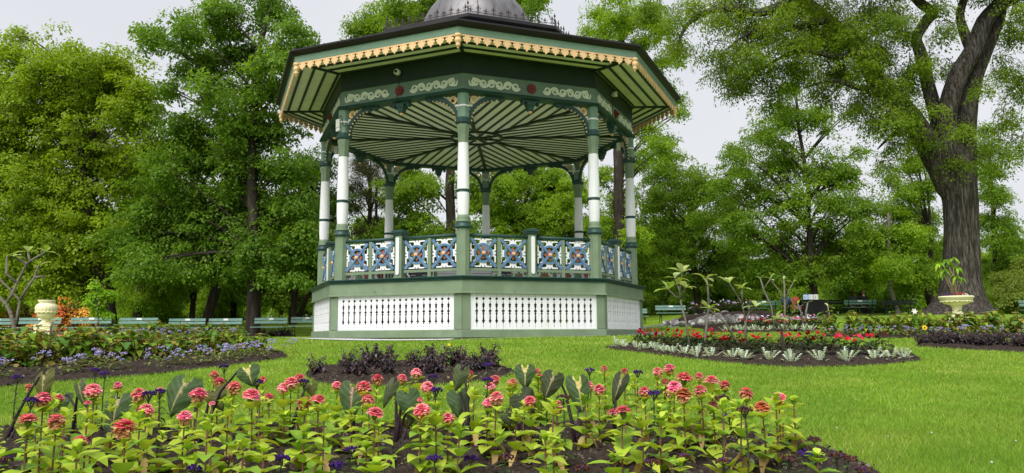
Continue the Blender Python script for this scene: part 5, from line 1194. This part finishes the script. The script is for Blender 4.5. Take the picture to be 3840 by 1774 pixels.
# ------------------------------------------------------------------ bare-stemmed shrubs with leaf rosettes at the tips
def rosette(mb, p, r, n=6, L=.16, col=((.26, .38, .06), (.34, .44, .14), (.46, .52, .30))):
    for k in range(n):
        a = k * 2.4 + r.random(); mb.col = jit(r.choice(col), r); l = L * r.uniform(.7, 1.15); mb.leaf(p, adir(a, r.uniform(-.05, 1.1)), VUP, l, l * .42, .25, .3, shape=(.12, .6, 1, .8, 0))
def frangipani(lab, base, d, branches, tips, seed, rad=.0145, L=.21):
    r = random.Random(seed); bx, by = base; g = W(bx, by, d); gz = T(g.x, g.y); b = Vector((g.x, g.y, gz)); o = thing('frangipani', lab, 'shrub', b, 0, 'bare-stemmed leafy-tipped shrubs')
    st, lf = MB(), MB(); st.col = (1, 1, 1); off = {}
    for br in branches:
        P = []; dz = off.get(br[0], 0.)
        for i, (x, y) in enumerate(br):
            dz = off.setdefault((x, y), dz + (r.uniform(-.12, .12) if i else 0)); P.append(W(x, y, d + dz) - b)
        if br[0] == base: P[0].z = -.05
        n = len(P); r0 = rad * (1.25 if br[0] == base else .85); st.tube(P, [r0 * (1 - .35 * k / max(1, n - 1)) for k in range(n)], 7)
        for p in P[1:-1]: st.ball(p, r0 * 1.0, 7, 5)
    link('stems', st.mesh('stems', True), M['palebark'], o)
    for x, y, n in tips: rosette(lf, W(x, y, d + off.get((x, y), 0)) - b, r, max(2, n - 1), L * 1.2)
    if tips: link('leaves', lf.mesh('leaves', True), M['petal'], o)
    return o
def c3(L): return [(2300 + x * .4202, 900 + y * .4202) for x, y in L]
def c2(L): return [(x * .4658, 900 + y * .4658) for x, y in L]
def t3(L): return [(2300 + x * .4202, 900 + y * .4202, n) for x, y, n in L]
def t2(L): return [(x * .4658, 900 + y * .4658, n) for x, y, n in L]
frangipani('slim bare-stemmed shrub with four leafy tips, closest to the bandstand', c3([(690, 890)])[0], 12.0, [c3([(690, 890), (650, 740), (610, 590), (600, 530)]), c3([(600, 530), (550, 500), (490, 440)]), c3([(600, 530), (590, 450), (570, 400), (550, 340)]), c3([(600, 530), (630, 470), (640, 425)]), c3([(590, 450), (605, 370), (615, 290)])],
    t3([(490, 440, 6), (550, 340, 5), (640, 425, 6), (615, 290, 6), (570, 400, 5)]), 1)
frangipani('single upright knobbly stem with a narrow leaf tuft, second of the bare-stemmed shrubs', c3([(795, 885)])[0], 12.3, [c3([(795, 885), (830, 780), (845, 650), (850, 530), (840, 400), (830, 340)])], t3([(830, 340, 4), (840, 400, 3)]), 2, .017)
frangipani('branching bare-stemmed shrub with a long arm leaning towards the bandstand', c3([(1175, 895)])[0], 11.6, [c3([(1175, 895), (1180, 730), (1215, 640), (1275, 595)]), c3([(1180, 730), (1150, 570), (1090, 470), (1035, 385)]), c3([(1150, 570), (1150, 480), (1145, 430)]), c3([(1175, 895), (1000, 740), (850, 615)]), c3([(1215, 640), (1205, 580)])],
    t3([(1275, 595, 6), (1035, 385, 6), (1145, 430, 6), (850, 615, 8)]), 3, .017, .18)
frangipani('low crooked bare stem with a tuft of pale and orange leaves in the red bed', c3([(1525, 955)])[0], 10.6, [c3([(1525, 955), (1505, 850), (1500, 790), (1450, 710)])], t3([(1450, 710, 6)]), 4, .017, .2)
frangipani('pale many-forked bare shrub rising from the far red bed', c3([(1530, 800)])[0], 19.5, [c3([(1530, 800), (1530, 640), (1530, 530), (1525, 390), (1520, 350)]), c3([(1530, 530), (1470, 440), (1400, 350)]), c3([(1530, 530), (1570, 450), (1605, 380)])], t3([(1520, 350, 4), (1400, 350, 4), (1605, 380, 4)]), 5, .022, .16)
frangipani('thin bare shrub with two leafy tips leaning over the far red bed', c3([(1440, 740)])[0], 20.5, [c3([(1440, 740), (1410, 590), (1340, 440), (1310, 340)]), c3([(1340, 440), (1420, 320)])], t3([(1310, 340, 4), (1420, 320, 4)]), 6, .022, .16)
frangipani('short curved bare stem in front of the black waste bin', c3([(1700, 745)])[0], 20., [c3([(1700, 745), (1680, 660), (1645, 570)])], t3([(1645, 570, 3)]), 7, .024, .14)
frangipani('short upright bare stem overlapping the black waste bin', c3([(1712, 730)])[0], 20.4, [c3([(1712, 730), (1720, 640), (1735, 560)])], t3([(1735, 560, 4)]), 8, .024, .14)
frangipani('lone thin stem with yellow leaf tuft between waste bin and bench with two people', (3112, 1232), 20., [[(3112, 1232), (3110, 1190), (3105, 1152)]], [(3105, 1152, 5)], 9, .02, .16)
frangipani('grey many-branched bare shrub beside the cream vase', c2([(120, 805)])[0], 15.5, [c2([(120, 805), (115, 710), (85, 590), (45, 515), (-40, 420)]), c2([(45, 515), (100, 430), (135, 345), (160, 300), (215, 190), (240, 170), (370, 95)]), c2([(135, 345), (50, 270), (60, 130)]), c2([(215, 190), (160, 165), (110, 130)]), c2([(115, 710), (140, 600), (160, 485), (80, 400), (0, 320), (-60, 270)]), c2([(160, 485), (230, 370), (280, 300), (290, 260), (315, 205)]), c2([(280, 300), (365, 295)]), c2([(240, 170), (225, 95)])],
    t2([(370, 95, 5), (60, 130, 5), (110, 130, 5), (315, 205, 4), (225, 95, 5), (-40, 420, 4)]), 10, .034, .22)
frangipani('small dark curved stem with two leaves in front of the cream vase', c2([(402, 790)])[0], 14.5, [c2([(402, 790), (410, 700), (428, 655)])], t2([(428, 655, 4)]), 11, .018, .18)
frangipani('short slanting stem with brown leaf at the foot of the cream vase', c2([(362, 775)])[0], 14.6, [c2([(362, 775), (330, 730)])], t2([(330, 730, 3)]), 12, .014, .14)

# ------------------------------------------------------------------ benches
def bench_parts(dark, plq, back_seen):
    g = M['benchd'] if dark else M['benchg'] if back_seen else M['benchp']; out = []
    L = 1.6
    for z, y in ((.78, .235), (.645, .205)):
        m = MB(); m.box((0, y, z), (L, .028, .105), bev=.006); out.append(('back_slat', m.mesh('back_slat'), g))
    m = MB()
    for k in range(4): m.box((0, -.20 + k * .105, .435 + (.006 if k == 3 else 0)), (L, .085, .03), bev=.008)
    out.append(('seat', m.mesh('seat'), g))
    for s in (-1, 1):
        m = MB(); x = s * .58
        m.tube([(x, -.22, 0), (x, -.20, .2), (x, -.22, .40)], .022, 6); m.tube([(x, .28, 0), (x, .17, .25), (x, .17, .42), (x, .225, .62), (x, .255, .84)], .02, 6)
        m.box((x, -.03, .405), (.04, .44, .028)); m.tube([(x, -.2, .2), (x, -.02, .27), (x, .17, .22)], .014, 5)
        out.append(('leg', m.mesh('leg'), M['benchd']))
    if plq: m = MB(); m.box((.02, .235 + (.019 if back_seen else -.019), .785), (.21, .008, .075)); out.append(('plaque', m.mesh('plaque'), M['plaque']))
    return out
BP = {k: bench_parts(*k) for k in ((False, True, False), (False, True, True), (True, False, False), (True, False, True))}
def bench(lab, px0, px1, d, key, rz=0, grp='park benches', dz=0):
    p = on((px0 + px1) / 2, d); o = thing('park_bench', lab, 'bench', (p.x, p.y, p.z + dz), rz, grp); s_ = (px1 - px0) / F * d / 1.6 * 1.0
    for nm, me, mm in BP[key]: link(nm, me, mm, o)
    o.scale = (min(1.2, max(.8, s_)), 1, 1); return o
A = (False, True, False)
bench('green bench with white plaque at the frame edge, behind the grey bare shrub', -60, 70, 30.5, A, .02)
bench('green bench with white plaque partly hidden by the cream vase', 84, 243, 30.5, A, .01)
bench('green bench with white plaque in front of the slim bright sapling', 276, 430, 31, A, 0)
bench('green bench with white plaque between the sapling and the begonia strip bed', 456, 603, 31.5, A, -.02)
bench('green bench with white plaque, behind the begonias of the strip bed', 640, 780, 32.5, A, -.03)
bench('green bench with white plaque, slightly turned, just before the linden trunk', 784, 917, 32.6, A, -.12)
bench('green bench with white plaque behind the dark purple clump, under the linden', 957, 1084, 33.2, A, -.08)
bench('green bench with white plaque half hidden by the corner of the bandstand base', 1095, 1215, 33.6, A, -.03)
bench('dark bench standing alone on the shaded grass below the weeping tree', 507, 580, 52, (True, False, False), .3)
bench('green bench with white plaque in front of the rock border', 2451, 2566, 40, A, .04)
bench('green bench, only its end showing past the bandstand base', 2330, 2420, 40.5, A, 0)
B_ = (False, True, True)
bench('green bench seen from behind, to the bandstand side of the waste bin', 2790, 2905, 42, B_, math.pi)
bench('dark bench beside the waste bin, mostly hidden by the bin', 3075, 3150, 44, (True, False, True), math.pi + .2)
pb = bench('green bench seen from behind with two people sitting on it', 3140, 3262, 43, B_, math.pi)
bench('empty dark bench beside the thin young tree', 3284, 3402, 42, (True, False, True), math.pi - .15)
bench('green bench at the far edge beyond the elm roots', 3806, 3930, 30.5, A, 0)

# ------------------------------------------------------------------ people
def skin_obj(name, joints, edges, m, parent, sub=2):
    me = bpy.data.meshes.new(name); me.from_pydata([j[0] for j in joints], edges, []); o = bpy.data.objects.new(name, me); C.objects.link(o); o.parent = parent
    md = o.modifiers.new('skin', 'SKIN'); md.use_smooth_shade = True
    for i, j in enumerate(joints): me.skin_vertices[0].data[i].radius = (j[1], j[2] if len(j) > 2 else j[1]); me.skin_vertices[0].data[i].use_root = (i == 0)
    s_ = o.modifiers.new('sub', 'SUBSURF'); s_.levels = sub; s_.render_levels = sub; me.materials.append(m); return o
def seated(lab, loc, rz, shirt, trousers, hair, long=False):
    """faces -y; origin on the ground below the hips, seat at .45"""
    o = thing('person', lab, 'person', loc, rz)
    J = [((0, .08, .52), .12, .10), ((0, .10, .72), .115, .09), ((0, .10, .92), .135, .09), ((0, .09, 1.03), .07, .07), ((0, .07, 1.10), .05), ((0, .05, 1.17), .075, .085), ((0, .05, 1.26), .072, .085), ((0, .05, 1.31), .04)]
    E = [(i, i + 1) for i in range(7)]
    for s in (-1, 1):
        b_ = len(J); J += [((s * .17, .10, .99), .055), ((s * .22, .06, .74), .045), ((s * .14, -.16, .62), .035), ((s * .10, -.24, .60), .03)]; E += [(2, b_), (b_, b_ + 1), (b_ + 1, b_ + 2), (b_ + 2, b_ + 3)]
        b_ = len(J); J += [((s * .10, -.02, .50), .085), ((s * .11, -.38, .50), .06), ((s * .11, -.40, .10), .042), ((s * .11, -.50, .04), .035)]; E += [(0, b_), (b_, b_ + 1), (b_ + 1, b_ + 2), (b_ + 2, b_ + 3)]
    skin_obj('body', J, E, M['skin'], o)
    J2 = [((0, .08, .50), .135, .115), ((0, .10, .72), .135, .105), ((0, .10, .92), .15, .105), ((0, .09, 1.04), .085, .08)]; E2 = [(0, 1), (1, 2), (2, 3)]
    for s in (-1, 1): b_ = len(J2); J2 += [((s * .17, .10, .99), .07), ((s * .225, .06, .74), .058), ((s * .15, -.13, .63), .045)]; E2 += [(2, b_), (b_, b_ + 1), (b_ + 1, b_ + 2)]
    skin_obj('shirt', J2, E2, mat('shirt_cloth', shirt, .8, .15, 9), o)
    J3 = [((0, .07, .50), .14, .11)]; E3 = []
    for s in (-1, 1): b_ = len(J3); J3 += [((s * .10, -.03, .50), .098), ((s * .11, -.385, .50), .073), ((s * .11, -.40, .12), .055)]; E3 += [(0, b_), (b_, b_ + 1), (b_ + 1, b_ + 2)]
    skin_obj('trousers', J3, E3, mat('trouser_cloth', trousers, .8, .15, 9), o)
    m = MB(); m.ball((0, .065, 1.25), .098, 12, 9, (1, 1.08, 1.05))
    if long: m.ball((0, .11, 1.13), .085, 10, 8, (1, .7, 1.7))
    m.v = [v for v in m.v]; link('hair', m.mesh('hair', True), mat('hair', hair, .6, .2, 30), o)
    m = MB()
    for s in (-1, 1): m.ball((s * .03, -.035, 1.225), .012, 6, 5)
    link('eyes', m, M['black'], o)
    return o
hb = pb.location
seated('dark-haired person in dark clothes sitting on the green bench, hair tied up', (hb.x - .30, hb.y + .05, hb.z), math.pi, (.03, .03, .035), (.03, .03, .04), (.03, .018, .012), True)
seated('person with short fair-brown hair and black jacket sitting on the green bench', (hb.x + .28, hb.y + .05, hb.z), math.pi + .1, (.012, .012, .015), (.03, .03, .04), (.16, .10, .06))
p = on(2933, 41.5); seated('person with long dark hair in a slate blue top beside the waste bin', p, math.pi - .4, (.05, .08, .12), (.03, .03, .04), (.012, .008, .007), True)
p = on(694, 92); seated('far-off person in a pale pink top sitting between the tree trunks', p, .3, (.65, .32, .26), (.05, .05, .07), (.5, .4, .3))
p = on(716, 92); seated('far-off person in a bright blue top beside the one in pink', p, -.3, (.03, .09, .40), (.05, .06, .10), (.45, .38, .32))
for x_, dx in ((694, 0), (716, 0)):
    p = on(x_, 92); o = thing('park_bench', 'far dark bench under the person in ' + ('pink' if x_ == 694 else 'blue'), 'bench', p, .1)
    for nm, me, mm in BP[(True, False, False)]: link(nm, me, mm, o)
    o.scale = (.45, 1, 1)
# red pushchair beside the bin
p = on(2972, 41); o = thing('pushchair', 'red hooded pushchair parked against the black waste bin', 'pushchair', p, 1.2)
red = mat('red_fabric', (.26, .05, .025), .8, .15, 12)
m = MB(); m.ball((0, .05, .82), .22, 12, 8, (.9, 1.05, 1.1)); link('hood', m.mesh('hood', True), red, o)
m = MB(); m.box((0, -.05, .46), (.36, .42, .10), bev=.03); m.box((0, .18, .62), (.36, .10, .42), bev=.03); link('seat', m, red, o)
m = MB()
for s in (-1, 1): m.tube([(s * .2, -.36, .1), (s * .2, 0, .45), (s * .2, .30, .95)], .014, 6); m.tube([(s * .2, .30, .1), (s * .2, 0, .45), (s * .2, -.34, .62)], .012, 6)
m.tube([(-.2, .3, .95), (.2, .3, .95)], .014, 6); m.tube([(-.2, .3, .1), (.2, .3, .1)], .012, 6); link('frame', m, M['grey'], o)
for sx in (-1, 1):
    for sy in (-.36, .30):
        m = MB(); n = 16; m.tube([(sx * .22, sy + .09 * math.cos(6.283 * k / n), .11 + .09 * math.sin(6.283 * k / n)) for k in range(n + 1)], .02, 6, cap=False)
        for k in range(6): m.tube([(sx * .22, sy, .11), (sx * .22, sy + .085 * math.cos(k * 1.047), .11 + .085 * math.sin(k * 1.047))], .005, 4)
        link('wheel', m, M['black'], o)

# ------------------------------------------------------------------ waste bin with three notices
p = on(3031, 41); o = thing('waste_bin', 'long black slatted waste bin with three notices standing on top', 'bin', p, 0)
m = MB(); w2, dp = .66, .32
m.box((0, 0, .40), (2 * w2 - .08, 2 * dp - .08, .70), bev=.1); link('liner', m, M['black'], o)
m = MB()
for k in range(22):
    x = -w2 + .06 + (2 * w2 - .12) * k / 21
    for y in (-dp, dp): m.box((x, y, .40), (.034, .02, .76)); m.tube([(x, y, .78), (x, y * 1.12, .84)], .016, 5)
for k in range(9):
    y = -dp + .05 + (2 * dp - .1) * k / 8
    for x in (-w2, w2): m.box((x, y, .40), (.02, .034, .76)); m.tube([(x, y, .78), (x * 1.06, y, .84)], .016, 5)
link('slats', m, M['black'], o)
m = MB(); 
for z, e in ((.85, .06), (.1, .004)): m.tube([(-w2 - e, -dp - e, z), (w2 + e, -dp - e, z), (w2 + e, dp + e, z), (-w2 - e, dp + e, z), (-w2 - e, -dp - e, z)], .022, 6)
link('rim', m, M['black'], o)
m = MB(); m.box((0, 0, .86), (2 * w2 - .1, 2 * dp - .1, .03), bev=.08); link('lid', m, M['black'], o)
nb = [mat('pale_blue_notice', (.50, .66, .85), .5, .03), mat('white_notice', (.78, .80, .82), .5, .03), mat('ivory_notice', (.74, .76, .62), .5, .03)]; blu = mat('blue_ink', (.03, .09, .32), .5, .1)
for k in range(3):
    x = -.36 + k * .275
    m = MB(); m.box((x, .0, 1.03), (.27, .02, .29), bev=.004); fr_ = link('notice', m, blu if k < 2 else M['grey'], o)
    m = MB(); m.box((x, -.013, 1.03), (.235, .006, .25)); link('notice_face', m, nb[k], fr_)
    m = MB()
    for j in range(5): m.box((x - .04 + .012 * (j % 2), -.018, 1.10 - j * .034), (.11 - .03 * (j % 2), .003, .010))
    for j in range(2): m.box((x + .075, -.018, 1.085 - j * .09), (.036, .003, .036))
    link('printing', m, M['black'], fr_)

# ------------------------------------------------------------------ vases
def vase():
    g = G(195, 1268); d = 21.5; b = on(196, d); o = thing('stone_vase', 'tall cream stone vase with fluted bowl on a carved square pedestal', 'vase', b, .12)
    base_z = W(196, 1126, d).z - b.z; k = base_z / 1.16       # rim height sets the scale
    z = lambda v: v * k
    m = MB(); m.lathe([(.40, 0), (.40, z(.06)), (.365, z(.08)), (.36, z(.10)), (.355, z(.38)), (.385, z(.40)), (.385, z(.43)), (.33, z(.44))], 4, ph=.5); ped = link('pedestal', m, M['stone'], o)
    m = MB(); r = random.Random(5)
    for f in range(4):
        a = f * math.pi / 2
        for j in range(4):
            pts = []
            for q in range(9): u, w_ = -.16 + .04 * q, z(.17 + .045 * j) + .014 * math.sin(q * 1.1 + j); y = -.352 * .7071 - .004; pts.append((u * math.cos(a) - y * math.sin(a) * 1, u * math.sin(a) + y * math.cos(a), w_))
            m.tube(pts, .013, 5)
    link('relief', m.mesh('relief', True), M['stone'], ped)
    m = MB(); m.lathe([(.24, z(.435)), (.20, z(.47)), (.135, z(.53)), (.115, z(.57)), (.13, z(.60)), (.16, z(.615))], 28); link('foot', m.mesh('foot', True), M['stone'], o)
    flute = lambda a, zz: 1 + (.018 * math.cos(a * 20) if z(.80) < zz < z(1.04) else .014 * math.cos(a * 16) if zz < z(.74) else 0)
    m = MB(); m.lathe([(.12, z(.61)), (.20, z(.64)), (.255, z(.69)), (.262, z(.70)), (.258, z(.715)), (.30, z(.79)), (.315, z(.82)), (.335, z(.90)), (.335, z(.95)), (.31, z(1.01)), (.262, z(1.05)), (.225, z(1.07)), (.235, z(1.10)), (.265, z(1.13)), (.27, z(1.16)), (.235, z(1.16)), (.20, z(1.10)), (.02, z(1.06))], 80, mod=flute); link('bowl', m.mesh('bowl', True), M['stone'], o)
    m = MB(); n = 96; m.tube([((.322 + .012 * abs(math.sin(8 * t))) * math.sin(t), -(.322 + .012 * abs(math.sin(8 * t))) * math.cos(t), z(.79) + .02 * abs(math.sin(8 * t))) for t in [6.2832 * q / n for q in range(n + 1)]], .014, 6, cap=False); link('scalloped_band', m.mesh('scalloped_band', True), M['stone'], o)
    m = MB(); r = random.Random(9)
    for q in range(18):
        a = q * 2.4; m.col = jit((.10, .18, .04), r); m.leaf((.1 * math.cos(a), .1 * math.sin(a), z(1.06)), adir(a, r.uniform(.5, 1.3)), VUP, r.uniform(.12, .2), .03, .3, .2)
    o.scale = (.82, .82, 1)
    pl = thing('vase_plant', 'small green tuft growing in the mouth of the cream vase', 'plant', b); link('leaves', m, M['petal'], pl)
vase()
def tazza():
    d = 20.; b = on(3563, d); o = thing('stone_tazza', 'wide shallow cream stone planter on a slender baluster foot', 'planter', b, 0)
    rim = W(3563, 1111, d).z - b.z; R_ = 60 / F * d
    z = lambda v: rim - (1.0 - v) * .92 * R_ / .46 * 1.0
    m = MB(); m.lathe([(.24 * 1.2, 0), (.24 * 1.2, z(.32)), (.20, z(.36)), (.16, z(.42)), (.125, z(.50)), (.10, z(.56)), (.115, z(.66)), (.13, z(.70)), (.125, z(.72))], 32); link('foot', m.mesh('foot', True), M['stone'], o)
    f = lambda a, zz: 1 + (.025 * math.cos(a * 20) if z(.74) < zz < z(.85) else 0)
    m = MB(); m.lathe([(.12, z(.71)), (.22, z(.735)), (.34, z(.79)), (.385, z(.835)), (.385, z(.85)), (.42, z(.865)), (.435, z(.93)), (.46, z(.955)), (.465, z(.985)), (.44, z(1.0)), (.40, z(1.0)), (.38, z(.96)), (.02, z(.955))], 80, mod=f); bw = link('bowl', m.mesh('bowl', True), M['stone'], o)
    bw.scale = (R_ / .465, R_ / .465, 1)
    n = 100; m = MB(); m.tube([((.40 + .014 * abs(math.sin(10 * t))) * math.sin(t), -(.40 + .014 * abs(math.sin(10 * t))) * math.cos(t), z(.86) - .03 * abs(math.sin(10 * t))) for t in [6.2832 * q / n for q in range(n + 1)]], .016, 6, cap=False); q_ = link('scalloped_band', m.mesh('scalloped_band', True), M['stone'], o); q_.scale = (R_ / .465, R_ / .465, 1)
    # planting in it
    t = thing('potted_shrub', 'long-stemmed shrub with drooping bright green leaves growing in the stone planter', 'shrub', b); r = random.Random(4); st, lf = MB(), MB(); st.col = (.28, .22, .14)
    tips = [(3520, 985), (3550, 975), (3575, 970), (3590, 1000), (3540, 1010), (3565, 990), (3530, 1020), (3585, 1035)]
    for i, (x, y) in enumerate(tips):
        tp = W(x, y, d + r.uniform(-.12, .12)) - b; bs = Vector((r.uniform(-.04, .04), r.uniform(-.04, .04), rim - .04)); md = bs.lerp(tp, .5) + Vector((r.uniform(-.05, .05), r.uniform(-.05, .05), 0))
        st.tube([bs, md, tp], [.014, .011, .006], 6)
        for k in range(8): lf.col = jit(r.choice(((.20, .36, .025), (.27, .42, .035), (.14, .28, .02))), r); lf.leaf(tp + Vector((0, 0, .02 - .01 * k)), adir(k * 2.4 + r.random(), r.uniform(-.3, .6)), VUP, r.uniform(.14, .22), .075, .9, .3, shape=(.15, .8, 1, .6, 0))
    tp = W(3600, 1040, d) - b; st.tube([(0.03, 0, rim - .04), (.1, 0, rim + .22), tp], [.008, .007, .005], 5)
    for k in range(6): lf.col = jit((.16, .28, .03), r); lf.leaf(tp, adir(k * 1.05, .1), VUP, .17, .09, 1.2, .2, shape=(.3, .9, 1, .7, 0))
    link('stems', st.mesh('stems', True), M['stem'], t); link('leaves', lf.mesh('leaves', True), M['petal'], t)
    t = thing('planter_flowers', 'red, purple and white flowers around the rim of the stone planter', 'flowers', b); lf, fl = MB(), MB()
    for k in range(60):
        a = k * 2.4; q = .30 * math.sqrt(r.random()); p = Vector((q * math.cos(a), q * math.sin(a), rim - .02 + .04 * r.random())); lf.col = jit((.10, .18, .04), r); lf.leaf(p, adir(a, .5), VUP, .07, .035, .5, .2)
        if k % 2: fl.col = ((.09, .03, .22) if p.x < -.08 else (.62, .05, .06) if p.x < .12 else (.7, .68, .62)); fl.ball(p + Vector((0, 0, .045)), .020, 6, 4)
    link('leaves', lf, M['petal'], t); link('flowers', fl, M['flower'], t)
tazza()

# ------------------------------------------------------------------ sapling, azaleas, rock border, daylilies
tree_px('sapling', 'slim young sapling with bright lime leaves on a thread-like trunk', 366, 27, [(366, 1200), (364, 1130), (362, 1050)], [(360, 1062, 22), (372, 1090, 26), (350, 1110, 30), (380, 1120, 30), (400, 1105, 20), (345, 1140, 28), (375, 1150, 28), (365, 1168, 16), (405, 1182, 20), (340, 1125, 22), (418, 1100, 14)], 51, (.022, .012), ((.17, .33, .012), (.28, .47, .02)), .095, 2.2, bark='palebark', spread=.12, spray=.17, flare=1.1, twigs=2)
def azalea(lab, px, d, wd, hg, cols, seed):
    r = np.random.default_rng(seed); rr = random.Random(seed); b = on(px, d); o = thing('azalea', lab, 'shrub', b); mb = MB(); L = []
    for k in range(16): c = Vector((rr.uniform(-1, 1) * wd, rr.uniform(-.5, .5) * wd, hg * rr.uniform(.25, .9))); L.append((c, rr.uniform(.32, .48))); mb.tube(wob((c.x * .3, c.y * .3, -.05), c, 4, .2, rr), [.025, .02, .015, .012, .008], 5, cap=False)
    link('stems', mb, M['bark'], o); link('foliage', crown_mesh(L, r, .10, 2.0, ((.07, .12, .02), (.13, .17, .03)), .4, spray=.28), M['leaf'], o)
    F_ = [(c + Vector((0, -.15, .15)), q * 1.15) for c, q in L]
    for i, cc in enumerate(cols): link('blossom', crown_mesh(F_[i::len(cols)], r, .10, .9, cc, .4, spray=.24, aspect=.9), M['flower'], o)
ORA, REDO, PEA = ((.75, .30, .03), (.85, .52, .10)), ((.50, .08, .03), (.65, .18, .05)), ((.75, .48, .22), (.75, .42, .20))
azalea('orange and yellow blossoming azalea behind the cream vase', 300, 33.4, .75, 1.35, (ORA, ORA), 71)
azalea('red-leaved azalea immediately beside the cream vase', 250, 33.2, .6, 1.3, (REDO, ORA, REDO), 72)
azalea('orange azalea at the frame edge behind the grey bare shrub', 12, 38, .8, 1.0, (ORA, PEA), 73)
azalea('peach-tinted azalea between the bare shrub and the cream vase', 110, 39, .9, 1.2, (PEA,), 74)
def rock(seed, c, s_, lab):
    r = random.Random(seed); m = MB(); m.ball((0, 0, 0), 1, 12, 9)
    vs = []
    pl = [(Vector((r.gauss(0, 1), r.gauss(0, 1), r.gauss(0, 1))).normalized(), r.uniform(.55, .85)) for _ in range(12)]
    for v in m.v:
        v = Vector(v)
        for n_, k in pl:
            e = v.dot(n_) - k
            if e > 0: v -= n_ * e * .85
        vs.append((v.x * s_[0], v.y * s_[1], v.z * s_[2]))
    m.v = vs; o = link('border_rock', m, M['rock'], None, c, r.random() * 6.28); tag(o, lab, 'rock', 'mottled rocks of the border')
RK = [(2600, 1222, 44), (2618, 1214, 40), (2632, 1226, 52), (2660, 1213, 50), (2668, 1228, 46), (2698, 1217, 60), (2705, 1231, 48), (2728, 1206, 52), (2738, 1222, 58), (2760, 1231, 40), (2770, 1212, 50), (2790, 1222, 46), (2815, 1226, 40), (2500, 1218, 38), (2530, 1214, 40), (2556, 1220, 36), (2830, 1214, 42), (2612, 1200, 44), (2646, 1197, 50), (2684, 1201, 46), (2716, 1194, 54), (2752, 1198, 48), (2784, 1200, 44), (2808, 1202, 40)]
for i, (x, y, wd) in enumerate(RK):
    d = 33.5 + (1231 - y) * .12; p = W(x, y, d); s_ = wd / F * d / 2 * 1.15; rock(400 + i, (p.x, p.y, max(T(p.x, p.y) + s_ * .35, p.z + .06)), (s_, s_ * .8, s_ * .8), f'grey-white mottled rock, {nth(sorted(q[0] for q in RK).index(x))} from the bandstand along the rock border')
mnd = MB()
for k in range(7):
    p = W(2600 + k * 42, 1218, 36.2); mnd.ball((p.x, p.y, T(p.x, p.y) + .05), .8, 10, 6, (1, .6, .5))
kind(link('rockery_ground', mnd.mesh('rockery_ground', True), M['soil']), 'structure')
PROTO['small_mixed'] = [impatiens(360 + k, ((.30, .25, .6), (.75, .72, .68), (.7, .35, .15)), 7) for k in range(3)]
for i, (x, y, z_) in enumerate([(W(2590 + k * 17, 1200, 34.6 + (k % 3) * .3).x, 34.6 + (k % 3) * .3, .80 + .1 * (k % 2)) for k in range(15)]):
    o = plant('rockery_plant', 'small_mixed', 'plant', x, y, f'low mixed-colour flowering plant, {nth(i)} on top of the rock border', 'flowering plants on the rock border', 1.5); o.location.z = T(x, y) + z_ - .25
def daylily(px, d, lab, n=60, sc=1.):
    b = on(px, d); o = thing('daylily', lab, 'plant', b); m = MB(); r = random.Random(px)
    for k in range(n):
        a = r.random() * 6.28; m.col = jit((.22, .38, .03), r); q = r.random() * .35; m.leaf((q * math.cos(a) * 2 * sc, q * math.sin(a), 0), adir(a, r.uniform(.8, 1.4)), VUP, r.uniform(.5, .75) * sc, .05, .6, .2, shape=(.8, 1, .9, .6, 0))
    link('leaves', m.mesh('leaves', True), M['petal'], o)
daylily(2440, 34, 'clump of strappy light green leaves between the bandstand base and the rock border bench', 90, 1.0)
for i in range(8):
    x = W(2410 + i * 12, 1225, 32).x; plant('ageratum', 'ageratum', 'flower', x, 32., f'mauve ageratum, {nth(i)} in the small clump beside the bandstand base', 'ageratum beside the bandstand base', 1.4)

# mulch crumbs and dead leaves on the beds (stuff)
def mulch():
    r = np.random.default_rng(12); P = []
    for nm, n, sz in (('front', 9000, .008), ('purple', 1800, .011), ('red', 2200, .013), ('left', 2200, .014)):
        p = np.asarray(BED[nm]); lo, hi = p.min(0), p.max(0); q = lo + (hi - lo) * r.random((n * 2, 2)); q = q[inpoly(q[:, 0], q[:, 1], BED[nm])][:n]
        P.append(np.column_stack([q, np.full(len(q), sz)]))
    P = np.concatenate(P); n = len(P); ed = np.zeros(n)
    for nm in ('front', 'purple', 'red', 'left'): ins = inpoly(P[:, 0], P[:, 1], BED[nm]); ed[ins] = edge_dist(P[ins, 0], P[ins, 1], BED[nm])
    z = terrain(P[:, 0], P[:, 1]) + np.clip(ed, 0, .12) * .35 + .012 + r.normal(0, .006, n)
    c = np.column_stack([P[:, :2], z]); a = r.normal(size=(n, 3)); a[:, 2] *= .4; a /= np.linalg.norm(a, axis=1, keepdims=True); b = np.cross(a, r.normal(size=(n, 3))); b /= np.linalg.norm(b, axis=1, keepdims=True)
    s1 = (P[:, 2] * (.5 + 1.2 * r.random(n)))[:, None]; s2 = s1 * (.3 + .5 * r.random(n))[:, None]
    V = np.stack([c - a * s1, c - b * s2, c + a * s1, c + b * s2], 1).reshape(-1, 3)
    pal = np.array([(.05, .038, .03), (.09, .07, .05), (.16, .13, .10), (.03, .022, .018), (.22, .19, .16)]); col = pal[r.choice(5, n, p=[.35, .25, .15, .2, .05])] * (.7 + .6 * r.random((n, 1)))
    kind(link('mulch', npmesh('mulch', V, np.arange(4 * n).reshape(-1, 4), np.repeat(col, 4, 0)), M['stem']), 'stuff')
mulch()
